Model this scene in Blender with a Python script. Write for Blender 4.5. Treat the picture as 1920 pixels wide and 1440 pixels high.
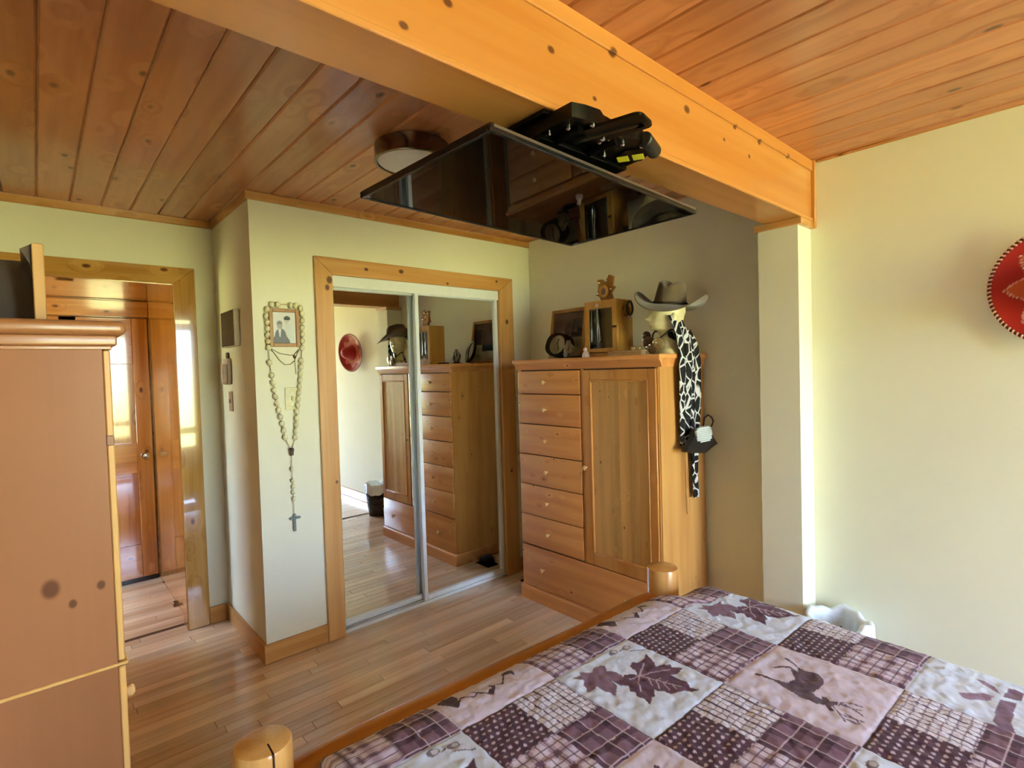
import bpy, bmesh, math, random
import numpy as np
from mathutils import Vector, Matrix

random.seed(7)
for o in list(bpy.data.objects):
    bpy.data.objects.remove(o)
SC = bpy.context.scene
COL = SC.collection
PI = math.pi

# ------------------------------------------------------------------ camera
YAW, PITCH, ROLL, CAMH, FPX = math.radians(41.6727), math.radians(-1.6351), math.radians(-1.6854), 1.4839, 1002.92
fwd = Vector((math.sin(YAW) * math.cos(PITCH), math.cos(YAW) * math.cos(PITCH), math.sin(PITCH)))
rgt = Vector((math.cos(YAW), -math.sin(YAW), 0))
upv = rgt.cross(fwd)
r2 = rgt * math.cos(ROLL) + upv * math.sin(ROLL)
u2 = -rgt * math.sin(ROLL) + upv * math.cos(ROLL)
cd = bpy.data.cameras.new('camera')
cam = bpy.data.objects.new('camera', cd)
COL.objects.link(cam)
cd.sensor_fit = 'HORIZONTAL'
cd.sensor_width = 36
cd.lens = FPX / 1920 * 36
cd.clip_start = 0.02
cam.matrix_world = Matrix(((r2.x, u2.x, -fwd.x, 0), (r2.y, u2.y, -fwd.y, 0), (r2.z, u2.z, -fwd.z, CAMH), (0, 0, 0, 1)))
SC.camera = cam

# ------------------------------------------------------------------ exposure / render look
SC.view_settings.view_transform = 'Standard'
SC.view_settings.look = 'None'
SC.view_settings.gamma = 1
SC.view_settings.use_curve_mapping = False
SC.view_settings.exposure = 0.55
try:
    SC.cycles.use_denoising = True
    SC.cycles.max_bounces = 5
    SC.cycles.use_adaptive_sampling = True
    SC.cycles.adaptive_threshold = 0.07
    SC.cycles.adaptive_min_samples = 24
    SC.cycles.transparent_max_bounces = 6
    SC.cycles.transmission_bounces = 2
    SC.cycles.diffuse_bounces = 3
    SC.cycles.glossy_bounces = 3
    SC.cycles.sample_clamp_indirect = 25
    SC.cycles.caustics_reflective = True
    SC.cycles.caustics_refractive = False
except Exception:
    pass

# ------------------------------------------------------------------ world: pale sky over sunlit greenery
W = bpy.data.worlds.new('world')
SC.world = W
W.use_nodes = True
nt = W.node_tree
nt.nodes.clear()
wo = nt.nodes.new('ShaderNodeOutputWorld')
wb = nt.nodes.new('ShaderNodeBackground')
wt = nt.nodes.new('ShaderNodeTexCoord')
ws = nt.nodes.new('ShaderNodeSeparateXYZ')
wr = nt.nodes.new('ShaderNodeValToRGB')
nt.links.new(wt.outputs['Generated'], ws.inputs[0])
wm = nt.nodes.new('ShaderNodeMapRange')
wm.inputs[1].default_value = -1
wm.inputs[2].default_value = 1
nt.links.new(ws.outputs['Z'], wm.inputs[0])
nt.links.new(wm.outputs[0], wr.inputs[0])
cr = wr.color_ramp
cr.elements[0].position = 0.40
cr.elements[0].color = (0.54, 0.56, 0.22, 1)
cr.elements[1].position = 0.56
cr.elements[1].color = (0.62, 0.84, 1.22, 1)
e_ = cr.elements.new(0.48)
e_.color = (0.72, 0.78, 0.36, 1)
nt.links.new(wr.outputs[0], wb.inputs[0])
wb.inputs[1].default_value = 25.0
nt.links.new(wb.outputs[0], wo.inputs[0])

# portals that guide daylight through the real window openings
def portal(name, loc, rot, sx, sy):
    l = bpy.data.lights.new(name, 'AREA')
    l.shape = 'RECTANGLE'
    l.size = sx
    l.size_y = sy
    l.cycles.is_portal = True
    o = bpy.data.objects.new(name, l)
    COL.objects.link(o)
    o.location = loc
    o.rotation_euler = rot
    return o

YF = -3.4            # wall behind the camera
XL = -0.70            # left wall
WX0, WX1, WZ0, WZ1 = 0.78, 2.72, 0.14, 2.34
portal('window_daylight', ((WX0 + WX1) / 2, YF - 0.10, (WZ0 + WZ1) / 2), (PI / 2, 0, PI), WX1 - WX0, WZ1 - WZ0)
HX, HY0, HY1, HZ0, HZ1 = -1.60, 4.10, 4.55, 0.75, 1.90
portal('hall_daylight', (HX - 0.06, (HY0 + HY1) / 2, (HZ0 + HZ1) / 2), (PI / 2, 0, PI / 2), HY1 - HY0, HZ1 - HZ0)

# ------------------------------------------------------------------ main dimensions
H = 2.42
XA, YC, YD, XR = 0.836, 2.9035, 3.626, 2.7852
C0, C1, O0, O1 = 1.1563, 2.5994, 1.2565, 2.4724
ZCAS, ZOP, ZTR = 2.131, 2.036, 2.378
YB0, YB1, ZB = 0.9465, 1.106, 2.136
XCOL, YK0, YK1 = 2.629, 0.958, 1.139
DX0, DX1, DZ = -0.28, 0.612, 2.025

# ------------------------------------------------------------------ helpers
def srgb(h):
    h = h.lstrip('#')
    out = []
    for i in (0, 2, 4):
        c = int(h[i:i + 2], 16) / 255
        out.append(c / 12.92 if c <= 0.04045 else ((c + 0.055) / 1.055) ** 2.4)
    return tuple(out) + (1,)


class MB:
    def __init__(self):
        self.v = []
        self.f = []

    def add(self, vs, fs):
        n = len(self.v)
        self.v += [tuple(p) for p in vs]
        self.f += [tuple(i + n for i in f) for f in fs]
        return self

    def box(self, x0, x1, y0, y1, z0, z1, b=0.0, M=None, seg=1):
        bm = bmesh.new()
        bmesh.ops.create_cube(bm, size=1)
        for v in bm.verts:
            v.co = Vector(((x0 + x1) / 2 + v.co.x * (x1 - x0), (y0 + y1) / 2 + v.co.y * (y1 - y0), (z0 + z1) / 2 + v.co.z * (z1 - z0)))
        if b > 0:
            bmesh.ops.bevel(bm, geom=bm.edges[:], offset=b, segments=seg, affect='EDGES', profile=0.5)
        bm.verts.index_update()
        vs = [(M @ v.co) if M else v.co.copy() for v in bm.verts]
        fs = [[v.index for v in f.verts] for f in bm.faces]
        bm.free()
        return self.add(vs, fs)

    def lathe(self, prof, n=24, M=None, cap0=True, cap1=True):
        vs = []
        for r, z in prof:
            for k in range(n):
                a = 2 * PI * k / n
                vs.append(Vector((r * math.cos(a), r * math.sin(a), z)))
        fs = []
        for i in range(len(prof) - 1):
            for k in range(n):
                a, b = i * n + k, i * n + (k + 1) % n
                fs.append((a, b, b + n, a + n))
        if cap0:
            fs.append(tuple(reversed(range(n))))
        if cap1:
            fs.append(tuple((len(prof) - 1) * n + k for k in range(n)))
        if M:
            vs = [M @ v for v in vs]
        return self.add(vs, fs)

    def cyl(self, p0, p1, r0, r1=None, n=12, bev=0.0):
        p0, p1 = Vector(p0), Vector(p1)
        r1 = r0 if r1 is None else r1
        d = p1 - p0
        L = d.length
        M = Matrix.Translation(p0) @ d.to_track_quat('Z', 'Y').to_matrix().to_4x4()
        if bev:
            pr = [(r0 - bev, 0), (r0, bev), (r1, L - bev), (r1 - bev, L)]
        else:
            pr = [(r0, 0), (r1, L)]
        return self.lathe(pr, n, M)

    def tube(self, pts, r, n=8, closed=False):
        pts = [Vector(p) for p in pts]
        m = len(pts)
        vs, fs = [], []
        prevn = None
        for i, p in enumerate(pts):
            a = pts[i - 1] if (i > 0 or closed) else p
            b = pts[(i + 1) % m] if (i < m - 1 or closed) else p
            t = (b - a).normalized()
            if prevn is None:
                prevn = t.orthogonal().normalized()
            nn = (prevn - t * prevn.dot(t))
            nn = nn.normalized() if nn.length > 1e-6 else t.orthogonal().normalized()
            prevn = nn
            bb = t.cross(nn)
            rr = r[i] if isinstance(r, (list, tuple)) else r
            for k in range(n):
                an = 2 * PI * k / n
                vs.append(p + nn * (rr * math.cos(an)) + bb * (rr * math.sin(an)))
        for i in range(m if closed else m - 1):
            for k in range(n):
                a, b = i * n + k, i * n + (k + 1) % n
                c, d = ((i + 1) % m) * n + (k + 1) % n, ((i + 1) % m) * n + k
                fs.append((a, b, c, d))
        if not closed:
            fs.append(tuple(reversed(range(n))))
            fs.append(tuple((m - 1) * n + k for k in range(n)))
        return self.add(vs, fs)

    def ball(self, c, r, n=12, m=8, M=None):
        rx, ry, rz = r if isinstance(r, (tuple, list)) else (r, r, r)
        c = Vector(c)
        vs = [Vector((0, 0, rz))]
        for i in range(1, m):
            t = PI * i / m
            for k in range(n):
                a = 2 * PI * k / n
                vs.append(Vector((rx * math.sin(t) * math.cos(a), ry * math.sin(t) * math.sin(a), rz * math.cos(t))))
        vs.append(Vector((0, 0, -rz)))
        fs = []
        for k in range(n):
            fs.append((0, 1 + k, 1 + (k + 1) % n))
            b = 1 + (m - 2) * n
            fs.append((b + (k + 1) % n, b + k, len(vs) - 1))
        for i in range(m - 2):
            for k in range(n):
                a, b = 1 + i * n + k, 1 + i * n + (k + 1) % n
                fs.append((a, a + n, b + n, b))
        vs = [c + ((M @ v) if M else v) for v in vs]
        return self.add(vs, fs)

    def prism(self, poly, axis, a0, a1, M=None):
        # poly in the two other axes (x,y)->z extrude; (x,z)->y extrude; (y,z)->x extrude
        def P(p, a):
            if axis == 'z':
                return Vector((p[0], p[1], a))
            if axis == 'y':
                return Vector((p[0], a, p[1]))
            return Vector((a, p[0], p[1]))
        n = len(poly)
        vs = [P(p, a0) for p in poly] + [P(p, a1) for p in poly]
        if M:
            vs = [M @ v for v in vs]
        fs = [tuple(range(n)), tuple(reversed(range(n, 2 * n)))]
        fs += [(i, i + n, (i + 1) % n + n, (i + 1) % n) for i in range(n)]
        return self.add(vs, fs)

    def grid(self, fn, nu, nv, closed_u=False):
        vs = [Vector(fn(i / (nu if closed_u else nu - 1), j / (nv - 1))) for j in range(nv) for i in range(nu)]
        fs = []
        for j in range(nv - 1):
            for i in range(nu if closed_u else nu - 1):
                a, b = j * nu + i, j * nu + (i + 1) % nu
                fs.append((a, b, b + nu, a + nu))
        return self.add(vs, fs)

    def mesh(self, name, mat, smooth=True, angle=38, fix=True):
        me = bpy.data.meshes.new(name)
        me.from_pydata([tuple(v) for v in self.v], [], self.f)
        if fix:
            bm = bmesh.new()
            bm.from_mesh(me)
            bmesh.ops.recalc_face_normals(bm, faces=bm.faces[:])
            bm.to_mesh(me)
            bm.free()
        if smooth:
            me.polygons.foreach_set('use_smooth', [True] * len(me.polygons))
            me.set_sharp_from_angle(angle=math.radians(angle))
        if mat is not None:
            me.materials.append(mat)
        return me

    def build(self, name, mat, parent=None, label=None, smooth=True, angle=38, world=False, loc=None):
        if world and parent is not None:
            inv = parent.matrix_basis.inverted()
            self.v = [tuple(inv @ Vector(v)) for v in self.v]
        o = bpy.data.objects.new(name, self.mesh(name, mat, smooth, angle))
        COL.objects.link(o)
        if parent is not None:
            o.parent = parent
        if label:
            o['label'] = label
        if loc is not None:
            o.location = loc
        return o


def thing(name, label, cat, loc=(0, 0, 0), rot=(0, 0, 0), group=None):
    o = bpy.data.objects.new(name, None)
    o.empty_display_size = 0.05
    COL.objects.link(o)
    o.location = loc
    o.rotation_euler = rot
    o.matrix_basis = Matrix.Translation(Vector(loc)) @ (Matrix.Rotation(rot[2], 4, 'Z') @ Matrix.Rotation(rot[1], 4, 'Y') @ Matrix.Rotation(rot[0], 4, 'X'))
    o['label'] = label
    o['category'] = cat
    if group:
        o['group'] = group
    return o


def tag(o, label, cat, group=None):
    o['label'] = label
    o['category'] = cat
    if group:
        o['group'] = group
    return o


def struct(o, label=None):
    o['kind'] = 'structure'
    if label:
        o['label'] = label
    return o


def inst(name, me, parent, loc, rot=(0, 0, 0), scale=(1, 1, 1)):
    o = bpy.data.objects.new(name, me)
    COL.objects.link(o)
    o.parent = parent
    o.location = loc
    o.rotation_euler = rot
    o.scale = scale
    return o


# ------------------------------------------------------------------ materials
def newmat(name):
    m = bpy.data.materials.new(name)
    m.use_nodes = True
    n = m.node_tree
    n.nodes.clear()
    out = n.nodes.new('ShaderNodeOutputMaterial')
    b = n.nodes.new('ShaderNodeBsdfPrincipled')
    n.links.new(b.outputs[0], out.inputs[0])
    return m, n, b


def plain(name, hexc, rough=0.5, metal=0.0, var=0.06, scale=30, bump=0.0, bscale=200, spec=0.5, coat=0.0, sheen=0.0):
    m, n, b = newmat(name)
    c = srgb(hexc)
    tc = n.nodes.new('ShaderNodeTexCoord')
    no = n.nodes.new('ShaderNodeTexNoise')
    no.inputs['Scale'].default_value = scale
    no.inputs['Detail'].default_value = 3
    n.links.new(tc.outputs['Object'], no.inputs['Vector'])
    rp = n.nodes.new('ShaderNodeValToRGB')
    rp.color_ramp.elements[0].color = tuple(max(0, x * (1 - var)) for x in c[:3]) + (1,)
    rp.color_ramp.elements[1].color = tuple(min(1, x * (1 + var)) for x in c[:3]) + (1,)
    rp.color_ramp.elements[0].position = 0.3
    rp.color_ramp.elements[1].position = 0.7
    n.links.new(no.outputs[0], rp.inputs[0])
    n.links.new(rp.outputs[0], b.inputs['Base Color'])
    b.inputs['Roughness'].default_value = rough
    b.inputs['Metallic'].default_value = metal
    b.inputs['Specular IOR Level'].default_value = spec
    if coat:
        b.inputs['Coat Weight'].default_value = coat
        b.inputs['Coat Roughness'].default_value = 0.08
    if sheen:
        b.inputs['Sheen Weight'].default_value = sheen
    if bump:
        n2 = n.nodes.new('ShaderNodeTexNoise')
        n2.inputs['Scale'].default_value = bscale
        n2.inputs['Detail'].default_value = 4
        n.links.new(tc.outputs['Object'], n2.inputs['Vector'])
        bp = n.nodes.new('ShaderNodeBump')
        bp.inputs['Strength'].default_value = bump
        bp.inputs['Distance'].default_value = 0.002
        n.links.new(n2.outputs[0], bp.inputs['Height'])
        n.links.new(bp.outputs[0], b.inputs['Normal'])
    return m


def wood(name, light, dark, axis='z', rough=0.35, knot_cell=0.34, knot_r=0.085, coat=0.0, coat_r=0.1, spec=0.5,
         grain=13.0, spots=(), knotcol='#5c3018', tint=0.16, bump=0.0, streak=0.5):
    m, n, b = newmat(name)
    N = n.nodes.new
    L = n.links.new
    tc = N('ShaderNodeTexCoord')
    oi = N('ShaderNodeObjectInfo')
    off = N('ShaderNodeVectorMath')
    off.operation = 'MULTIPLY'
    off.inputs[1].default_value = (17.3, 11.7, 23.1)
    cmb = N('ShaderNodeCombineXYZ')
    for i in range(3):
        L(oi.outputs['Random'], cmb.inputs[i])
    L(cmb.outputs[0], off.inputs[0])
    add = N('ShaderNodeVectorMath')
    add.operation = 'ADD'
    L(tc.outputs['Object'], add.inputs[0])
    L(off.outputs[0], add.inputs[1])
    ax = 'xyz'.index(axis)

    def scaled(k):
        s = N('ShaderNodeVectorMath')
        s.operation = 'MULTIPLY'
        v = [1.0, 1.0, 1.0]
        v[ax] = k
        s.inputs[1].default_value = v
        L(add.outputs[0], s.inputs[0])
        return s
    # knots: small spheres scattered in the volume, drawn out along the grain
    sk = scaled(0.55)
    vo = N('ShaderNodeTexVoronoi')
    vo.inputs['Scale'].default_value = 1.0 / knot_cell
    vo.inputs['Randomness'].default_value = 1.0
    L(sk.outputs[0], vo.inputs['Vector'])
    # broad grain, bent around the knots
    kd = N('ShaderNodeMapRange')
    kd.inputs[1].default_value = 0.0
    kd.inputs[2].default_value = knot_r * 3.2
    kd.inputs[3].default_value = 0.10
    kd.inputs[4].default_value = 0.0
    L(vo.outputs['Distance'], kd.inputs[0])
    sg = scaled(0.07)
    ad2 = N('ShaderNodeVectorMath')
    ad2.operation = 'ADD'
    L(sg.outputs[0], ad2.inputs[0])
    L(kd.outputs[0], ad2.inputs[1])
    n1 = N('ShaderNodeTexNoise')
    n1.inputs['Scale'].default_value = grain
    n1.inputs['Detail'].default_value = 2
    n1.inputs['Roughness'].default_value = 0.55
    L(ad2.outputs[0], n1.inputs['Vector'])
    sf = scaled(0.025)
    n2 = N('ShaderNodeTexNoise')
    n2.inputs['Scale'].default_value = 110
    n2.inputs['Detail'].default_value = 0
    L(sf.outputs[0], n2.inputs['Vector'])
    mx = N('ShaderNodeMath')
    mx.operation = 'MULTIPLY_ADD'
    mx.inputs[1].default_value = 0.35 * streak
    L(n2.outputs[0], mx.inputs[0])
    L(n1.outputs[0], mx.inputs[2])
    rp = N('ShaderNodeValToRGB')
    cl, cdk = srgb(light), srgb(dark)
    rp.color_ramp.elements[0].position = 0.42
    rp.color_ramp.elements[0].color = cl
    rp.color_ramp.elements[1].position = 0.78
    rp.color_ramp.elements[1].color = cdk
    L(mx.outputs[0], rp.inputs[0])
    # per-board tint
    hs = N('ShaderNodeHueSaturation')
    mr = N('ShaderNodeMapRange')
    mr.inputs[3].default_value = 1 - tint
    mr.inputs[4].default_value = 1 + tint
    L(oi.outputs['Random'], mr.inputs[0])
    L(mr.outputs[0], hs.inputs['Value'])
    L(rp.outputs[0], hs.inputs['Color'])
    col = hs.outputs[0]
    # knot colour
    kr = N('ShaderNodeMapRange')
    kr.interpolation_type = 'SMOOTHSTEP'
    kr.inputs[1].default_value = knot_r * 0.45
    kr.inputs[2].default_value = knot_r * 1.0
    kr.inputs[3].default_value = 0.9
    kr.inputs[4].default_value = 0.0
    L(vo.outputs['Distance'], kr.inputs[0])
    fac = kr.outputs[0]
    for (px, py, pz, pr) in spots:
        dv = N('ShaderNodeVectorMath')
        dv.operation = 'SUBTRACT'
        dv.inputs[1].default_value = (px, py, pz)
        L(tc.outputs['Object'], dv.inputs[0])
        sv = N('ShaderNodeVectorMath')
        sv.operation = 'MULTIPLY'
        vv = [1.0, 1.0, 1.0]
        vv[ax] = 0.75
        sv.inputs[1].default_value = vv
        L(dv.outputs[0], sv.inputs[0])
        ln = N('ShaderNodeVectorMath')
        ln.operation = 'LENGTH'
        L(sv.outputs[0], ln.inputs[0])
        k2 = N('ShaderNodeMapRange')
        k2.interpolation_type = 'SMOOTHSTEP'
        k2.inputs[1].default_value = pr * 0.6
        k2.inputs[2].default_value = pr * 1.25
        k2.inputs[3].default_value = 0.92
        k2.inputs[4].default_value = 0.0
        L(ln.outputs['Value'], k2.inputs[0])
        mm = N('ShaderNodeMath')
        mm.operation = 'MAXIMUM'
        L(fac, mm.inputs[0])
        L(k2.outputs[0], mm.inputs[1])
        fac = mm.outputs[0]
    mixk = N('ShaderNodeMix')
    mixk.data_type = 'RGBA'
    L(fac, mixk.inputs[0])
    L(col, mixk.inputs[6])
    mixk.inputs[7].default_value = srgb(knotcol)
    L(mixk.outputs[2], b.inputs['Base Color'])
    b.inputs['Roughness'].default_value = rough
    b.inputs['Specular IOR Level'].default_value = spec
    if coat:
        b.inputs['Coat Weight'].default_value = coat
        b.inputs['Coat Roughness'].default_value = coat_r
    if bump:
        bp = N('ShaderNodeBump')
        bp.inputs['Strength'].default_value = bump
        bp.inputs['Distance'].default_value = 0.001
        L(mx.outputs[0], bp.inputs['Height'])
        L(bp.outputs[0], b.inputs['Normal'])
    return m


def vcol_mat(name, rough=0.8, sheen=0.0, spec=0.3, coat=0.0):
    m, n, b = newmat(name)
    a = n.nodes.new('ShaderNodeVertexColor')
    a.layer_name = 'Col'
    n.links.new(a.outputs[0], b.inputs['Base Color'])
    b.inputs['Roughness'].default_value = rough
    b.inputs['Specular IOR Level'].default_value = spec
    if sheen:
        b.inputs['Sheen Weight'].default_value = sheen
    if coat:
        b.inputs['Coat Weight'].default_value = coat
        b.inputs['Coat Roughness'].default_value = 0.05
    return m


M_WALL = plain('wall_paint', '#ece8cd', 0.75, var=0.015, scale=4, spec=0.25)
M_CEIL = wood('ceiling_pine', '#cc8656', '#ae6639', 'y', 0.28, streak=.2, knot_cell=0.12, knot_r=0.14, coat=0.35, coat_r=0.14, tint=0.13)
M_BEAM = wood('beam_pine', '#d79552', '#c47b36', 'x', 0.30, streak=.25, knot_cell=0.30, knot_r=0.05, coat=0.3, coat_r=0.12, grain=9, tint=0.05,
              spots=tuple((x, YB0 - .001, z, r) for x, z, r in ((0.691, 2.27, .010), (0.58, 2.178, .009), (1.008, 2.288, .010), (1.258, 2.372, .014), (1.177, 2.218, .007), (1.66, 2.332, .014), (2.0, 2.368, .010), (2.21, 2.366, .012), (2.485, 2.375, .012), (1.917, 2.299, .007), (2.12, 2.287, .008))))
M_TRIMX = wood('trim_pine_x', '#d9a25f', '#bf8039', 'x', 0.35, knot_cell=0.12, knot_r=0.10, coat=0.25, tint=0.06)
M_TRIMY = wood('trim_pine_y', '#d9a25f', '#bf8039', 'y', 0.35, knot_cell=0.12, knot_r=0.10, coat=0.25, tint=0.06)
M_TRIMZ = wood('trim_pine_z', '#d9a25f', '#bf8039', 'z', 0.35, knot_cell=0.12, knot_r=0.10, coat=0.25, tint=0.06)
M_HALLZ = wood('hall_pine_z', '#cf9048', '#a86422', 'z', 0.16, knot_cell=0.11, knot_r=0.12, coat=0.8, coat_r=0.05, tint=0.08)
M_HALLX = wood('hall_pine_x', '#cf9048', '#a86422', 'x', 0.16, knot_cell=0.11, knot_r=0.12, coat=0.8, coat_r=0.05, tint=0.08)
M_FLOOR = wood('floor_maple', '#f2dabb', '#d6b08a', 'x', 0.20, knot_cell=0.55, knot_r=0.03, coat=0.6, coat_r=0.07, grain=10, tint=0.17, knotcol='#6b4024')
M_GROOVE = plain('floor_groove', '#5a3a22', 0.6)
M_CGROOVE = plain('ceiling_groove', '#4a2510', 0.7)
M_WARD_Z = wood('wardrobe_pine_z', '#e5a255', '#d08842', 'z', 0.36, streak=.25, knot_cell=0.10, knot_r=0.07, coat=0.2, coat_r=0.2, tint=0.05)
M_WARD_Y = wood('wardrobe_pine_y', '#e8a15c', '#d08242', 'y', 0.36, streak=.2, knot_cell=0.075, knot_r=0.085, coat=0.2, coat_r=0.2, tint=0.05)
M_WARD_DIM = wood('wardrobe_pine_dimmed', '#d19a54', '#bd8040', 'z', 0.36, streak=.25, knot_cell=0.10, knot_r=0.08, coat=0.2, coat_r=0.2, tint=0.03)  # same pine dimmed for the near side panel to offset its stronger window light
M_STAVE = wood('stave_pine', '#e9b468', '#d09850', 'z', 0.36, streak=.3, knot_cell=0.060, knot_r=0.10, coat=0.2, coat_r=0.2, tint=0.10)
M_LOG = wood('log_pine', '#e3ae62', '#c98941', 'z', 0.28, knot_cell=0.5, knot_r=0.05, coat=0.4, coat_r=0.12, tint=0.03)
M_LOGX = wood('log_pine_x', '#c9853f', '#b06a2a', 'x', 0.28, knot_cell=0.5, knot_r=0.05, coat=0.4, coat_r=0.12, tint=0.03)
M_WHITE = plain('white_enamel', '#e6e8e4', 0.35, var=0.02)
M_ALU = plain('satin_white_metal', '#e4eaec', 0.3, metal=0.0, var=0.02)
M_BLACK = plain('black_plastic', '#0b0b0c', 0.25, var=0.2)
M_GOLD = plain('brass', '#c9a24a', 0.2, metal=1.0)
M_SILVER = plain('silver', '#cfcfcf', 0.18, metal=1.0)
M_KNOB = plain('knob_pine', '#e7b87a', 0.25, var=0.1, coat=0.6)

mm_, nn_, bb_ = newmat('mirror')
bb_.inputs['Base Color'].default_value = (0.88, 0.90, 0.88, 1)
bb_.inputs['Metallic'].default_value = 1
bb_.inputs['Roughness'].default_value = 0.005
M_MIRROR = mm_


def glass_pane(name):
    m = bpy.data.materials.new(name)
    m.use_nodes = True
    n = m.node_tree
    n.nodes.clear()
    out = n.nodes.new('ShaderNodeOutputMaterial')
    mix = n.nodes.new('ShaderNodeMixShader')
    t = n.nodes.new('ShaderNodeBsdfTransparent')
    g = n.nodes.new('ShaderNodeBsdfGlossy')
    g.inputs['Roughness'].default_value = 0.02
    fr = n.nodes.new('ShaderNodeFresnel')
    fr.inputs[0].default_value = 1.45
    n.links.new(fr.outputs[0], mix.inputs[0])
    n.links.new(t.outputs[0], mix.inputs[1])
    n.links.new(g.outputs[0], mix.inputs[2])
    n.links.new(mix.outputs[0], out.inputs[0])
    return m


M_GLASS = glass_pane('window_glass')

# ================================================================== SETTING
T = 0.10
# --- walls
b = MB()
b.box(XA + T, C0 + 0.06, YC, YC + T, 0, H + 0.018)
b.box(C1 - 0.07, XR, YC, YC + T, 0, H + 0.018)
b.box(C0 + 0.06, C1 - 0.07, YC, YC + T, ZOP + 0.03, H + 0.018)
b.box(XA + T, XR + T, YC + 0.55, YC + 0.6, 0, H + 0.018)
b.box(XR, XR + T, YC + T, YC + 0.55, 0, H + 0.018)
struct(b.build('wall_back', M_WALL), 'cream painted wall around the mirrored closet')
b = MB().box(XA, XA + T, YC, YD + T, 0, H + 0.018)
struct(b.build('wall_alcove', M_WALL), 'shaded cream side wall of the doorway alcove')
b = MB()
b.box(HX - T, DX0 - 0.027, YD, YD + T, 0, H + 0.018)
b.box(DX1 + 0.027, XA, YD, YD + T, 0, H + 0.018)
b.box(DX0 - 0.027, DX1 + 0.027, YD, YD + T, DZ + 0.029, H + 0.018)
struct(b.build('wall_doorway', M_WALL), 'cream wall around the doorway')
b = MB().box(XR, XR + T, YF - T, YC + T, 0, H + 0.018)
struct(b.build('wall_right', M_WALL), 'cream wall behind the wardrobe and sombrero')
b = MB().box(XL - T, XL, YF - T, YD, 0, H + 0.018)
struct(b.build('wall_left', M_WALL), 'cream wall behind the armoire')
b = MB()
b.box(XL, WX0, YF - T, YF, 0, H + 0.018)
b.box(WX1, XR, YF - T, YF, 0, H + 0.018)
b.box(WX0, WX1, YF - T, YF, 0, WZ0)
b.box(WX0, WX1, YF - T, YF, WZ1, H + 0.018)
struct(b.build('wall_front', M_WALL), 'cream wall with the bedroom window')
# column under the beam
b = MB().box(XCOL, XR, YK0, YK1, 0, ZB - 0.03)
struct(b.build('wall_column', M_WALL), 'cream boxed column under the beam end')

# --- bedroom window
win = thing('window_1', 'bedroom window with pine frame over the headboard', 'window')
del win['category']
struct(win)
b = MB()
for (x0, x1, z0, z1) in ((WX0 - .08, WX0, WZ0 - .08, WZ1 + .08), (WX1, WX1 + .08, WZ0 - .08, WZ1 + .08), (WX0, WX1, WZ1, WZ1 + .08), (WX0, WX1, WZ0 - .08, WZ0)):
    b.box(x0, x1, YF, YF + 0.02, z0, z1, 0.003)
b.build('window_casing', M_TRIMX, win)
for k in range(3):
    xa = WX0 + (WX1 - WX0) * k / 3
    xb = WX0 + (WX1 - WX0) * (k + 1) / 3
    b = MB()
    for (x0, x1, z0, z1) in ((xa, xa + .035, WZ0, WZ1), (xb - .035, xb, WZ0, WZ1), (xa, xb, WZ1 - .035, WZ1), (xa, xb, WZ0, WZ0 + .035)):
        b.box(x0, x1, YF - 0.07, YF - 0.03, z0, z1, 0.002)
    s_ = b.build('sash', M_WHITE, win)
    MB().box(xa + .035, xb - .035, YF - 0.052, YF - 0.048, WZ0 + .035, WZ1 - .035).build('pane', M_GLASS, s_)

# --- floor
flo = thing('floor', 'varnished hardwood strip floor', 'floor')
del flo['category']
struct(flo)
MB().box(XL, XR, YF, YD + 0.09, -0.05, -0.004).build('subfloor', M_GROOVE, flo)
PW = 0.0598
plank_len = (0.42, 0.56, 0.70, 0.84, 1.0)


def plank_mesh(Lx, w, th=0.012, ch=0.0011, name='plank', mat=None):
    a, c = Lx / 2 - 0.0006, w / 2 - 0.0005
    vs = [(-a, -c, -th), (a, -c, -th), (a, c, -th), (-a, c, -th),
          (-a, -c, -ch), (a, -c, -ch), (a, c, -ch), (-a, c, -ch),
          (-a + ch, -c + ch, 0), (a - ch, -c + ch, 0), (a - ch, c - ch, 0), (-a + ch, c - ch, 0)]
    fs = [(8, 9, 10, 11), (4, 5, 9, 8), (5, 6, 10, 9), (6, 7, 11, 10), (7, 4, 8, 11), (0, 1, 5, 4), (1, 2, 6, 5), (2, 3, 7, 6), (3, 0, 4, 7), (3, 2, 1, 0)]
    b = MB().add(vs, fs)
    return b.mesh(name, mat, smooth=False)


PM = {l: plank_mesh(l, PW, mat=M_FLOOR) for l in plank_len}
rf = random.Random(3)


def plank_rows(parent, y0, y1, x0, x1, collect=None):
    y = y0
    cnt = 0
    while y + PW <= y1 + 1e-6:
        x = x0 - rf.uniform(0.0, 0.6)
        while x < x1 - 0.02:
            l = rf.choice(plank_len)
            xa_, xb_ = max(x, x0), min(x + l, x1)
            if xb_ - xa_ > 0.03:
                if collect is not None:
                    collect.box(xa_, xb_, y + .0006, y + PW - .0006, -0.012, 0)
                elif abs((xb_ - xa_) - l) < 1e-6:
                    inst('plank', PM[l], parent, ((xa_ + xb_) / 2, y + PW / 2, 0))
                    cnt += 1
                else:
                    inst('plank', PM[l], parent, ((xa_ + xb_) / 2, y + PW / 2, 0), scale=((xb_ - xa_) / l, 1, 1))
                    cnt += 1
            x += l
        y += PW
    return cnt


Y0P = YD + 0.085 - 50 * PW
plank_rows(flo, Y0P, YD + 0.085, XL, XR)
rest = MB()
plank_rows(flo, Y0P - 68 * PW, Y0P - 1e-4, XL, XR, rest)
ro = rest.build('plank_field', M_FLOOR, flo, smooth=False)
ro['kind'] = 'stuff'

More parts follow.
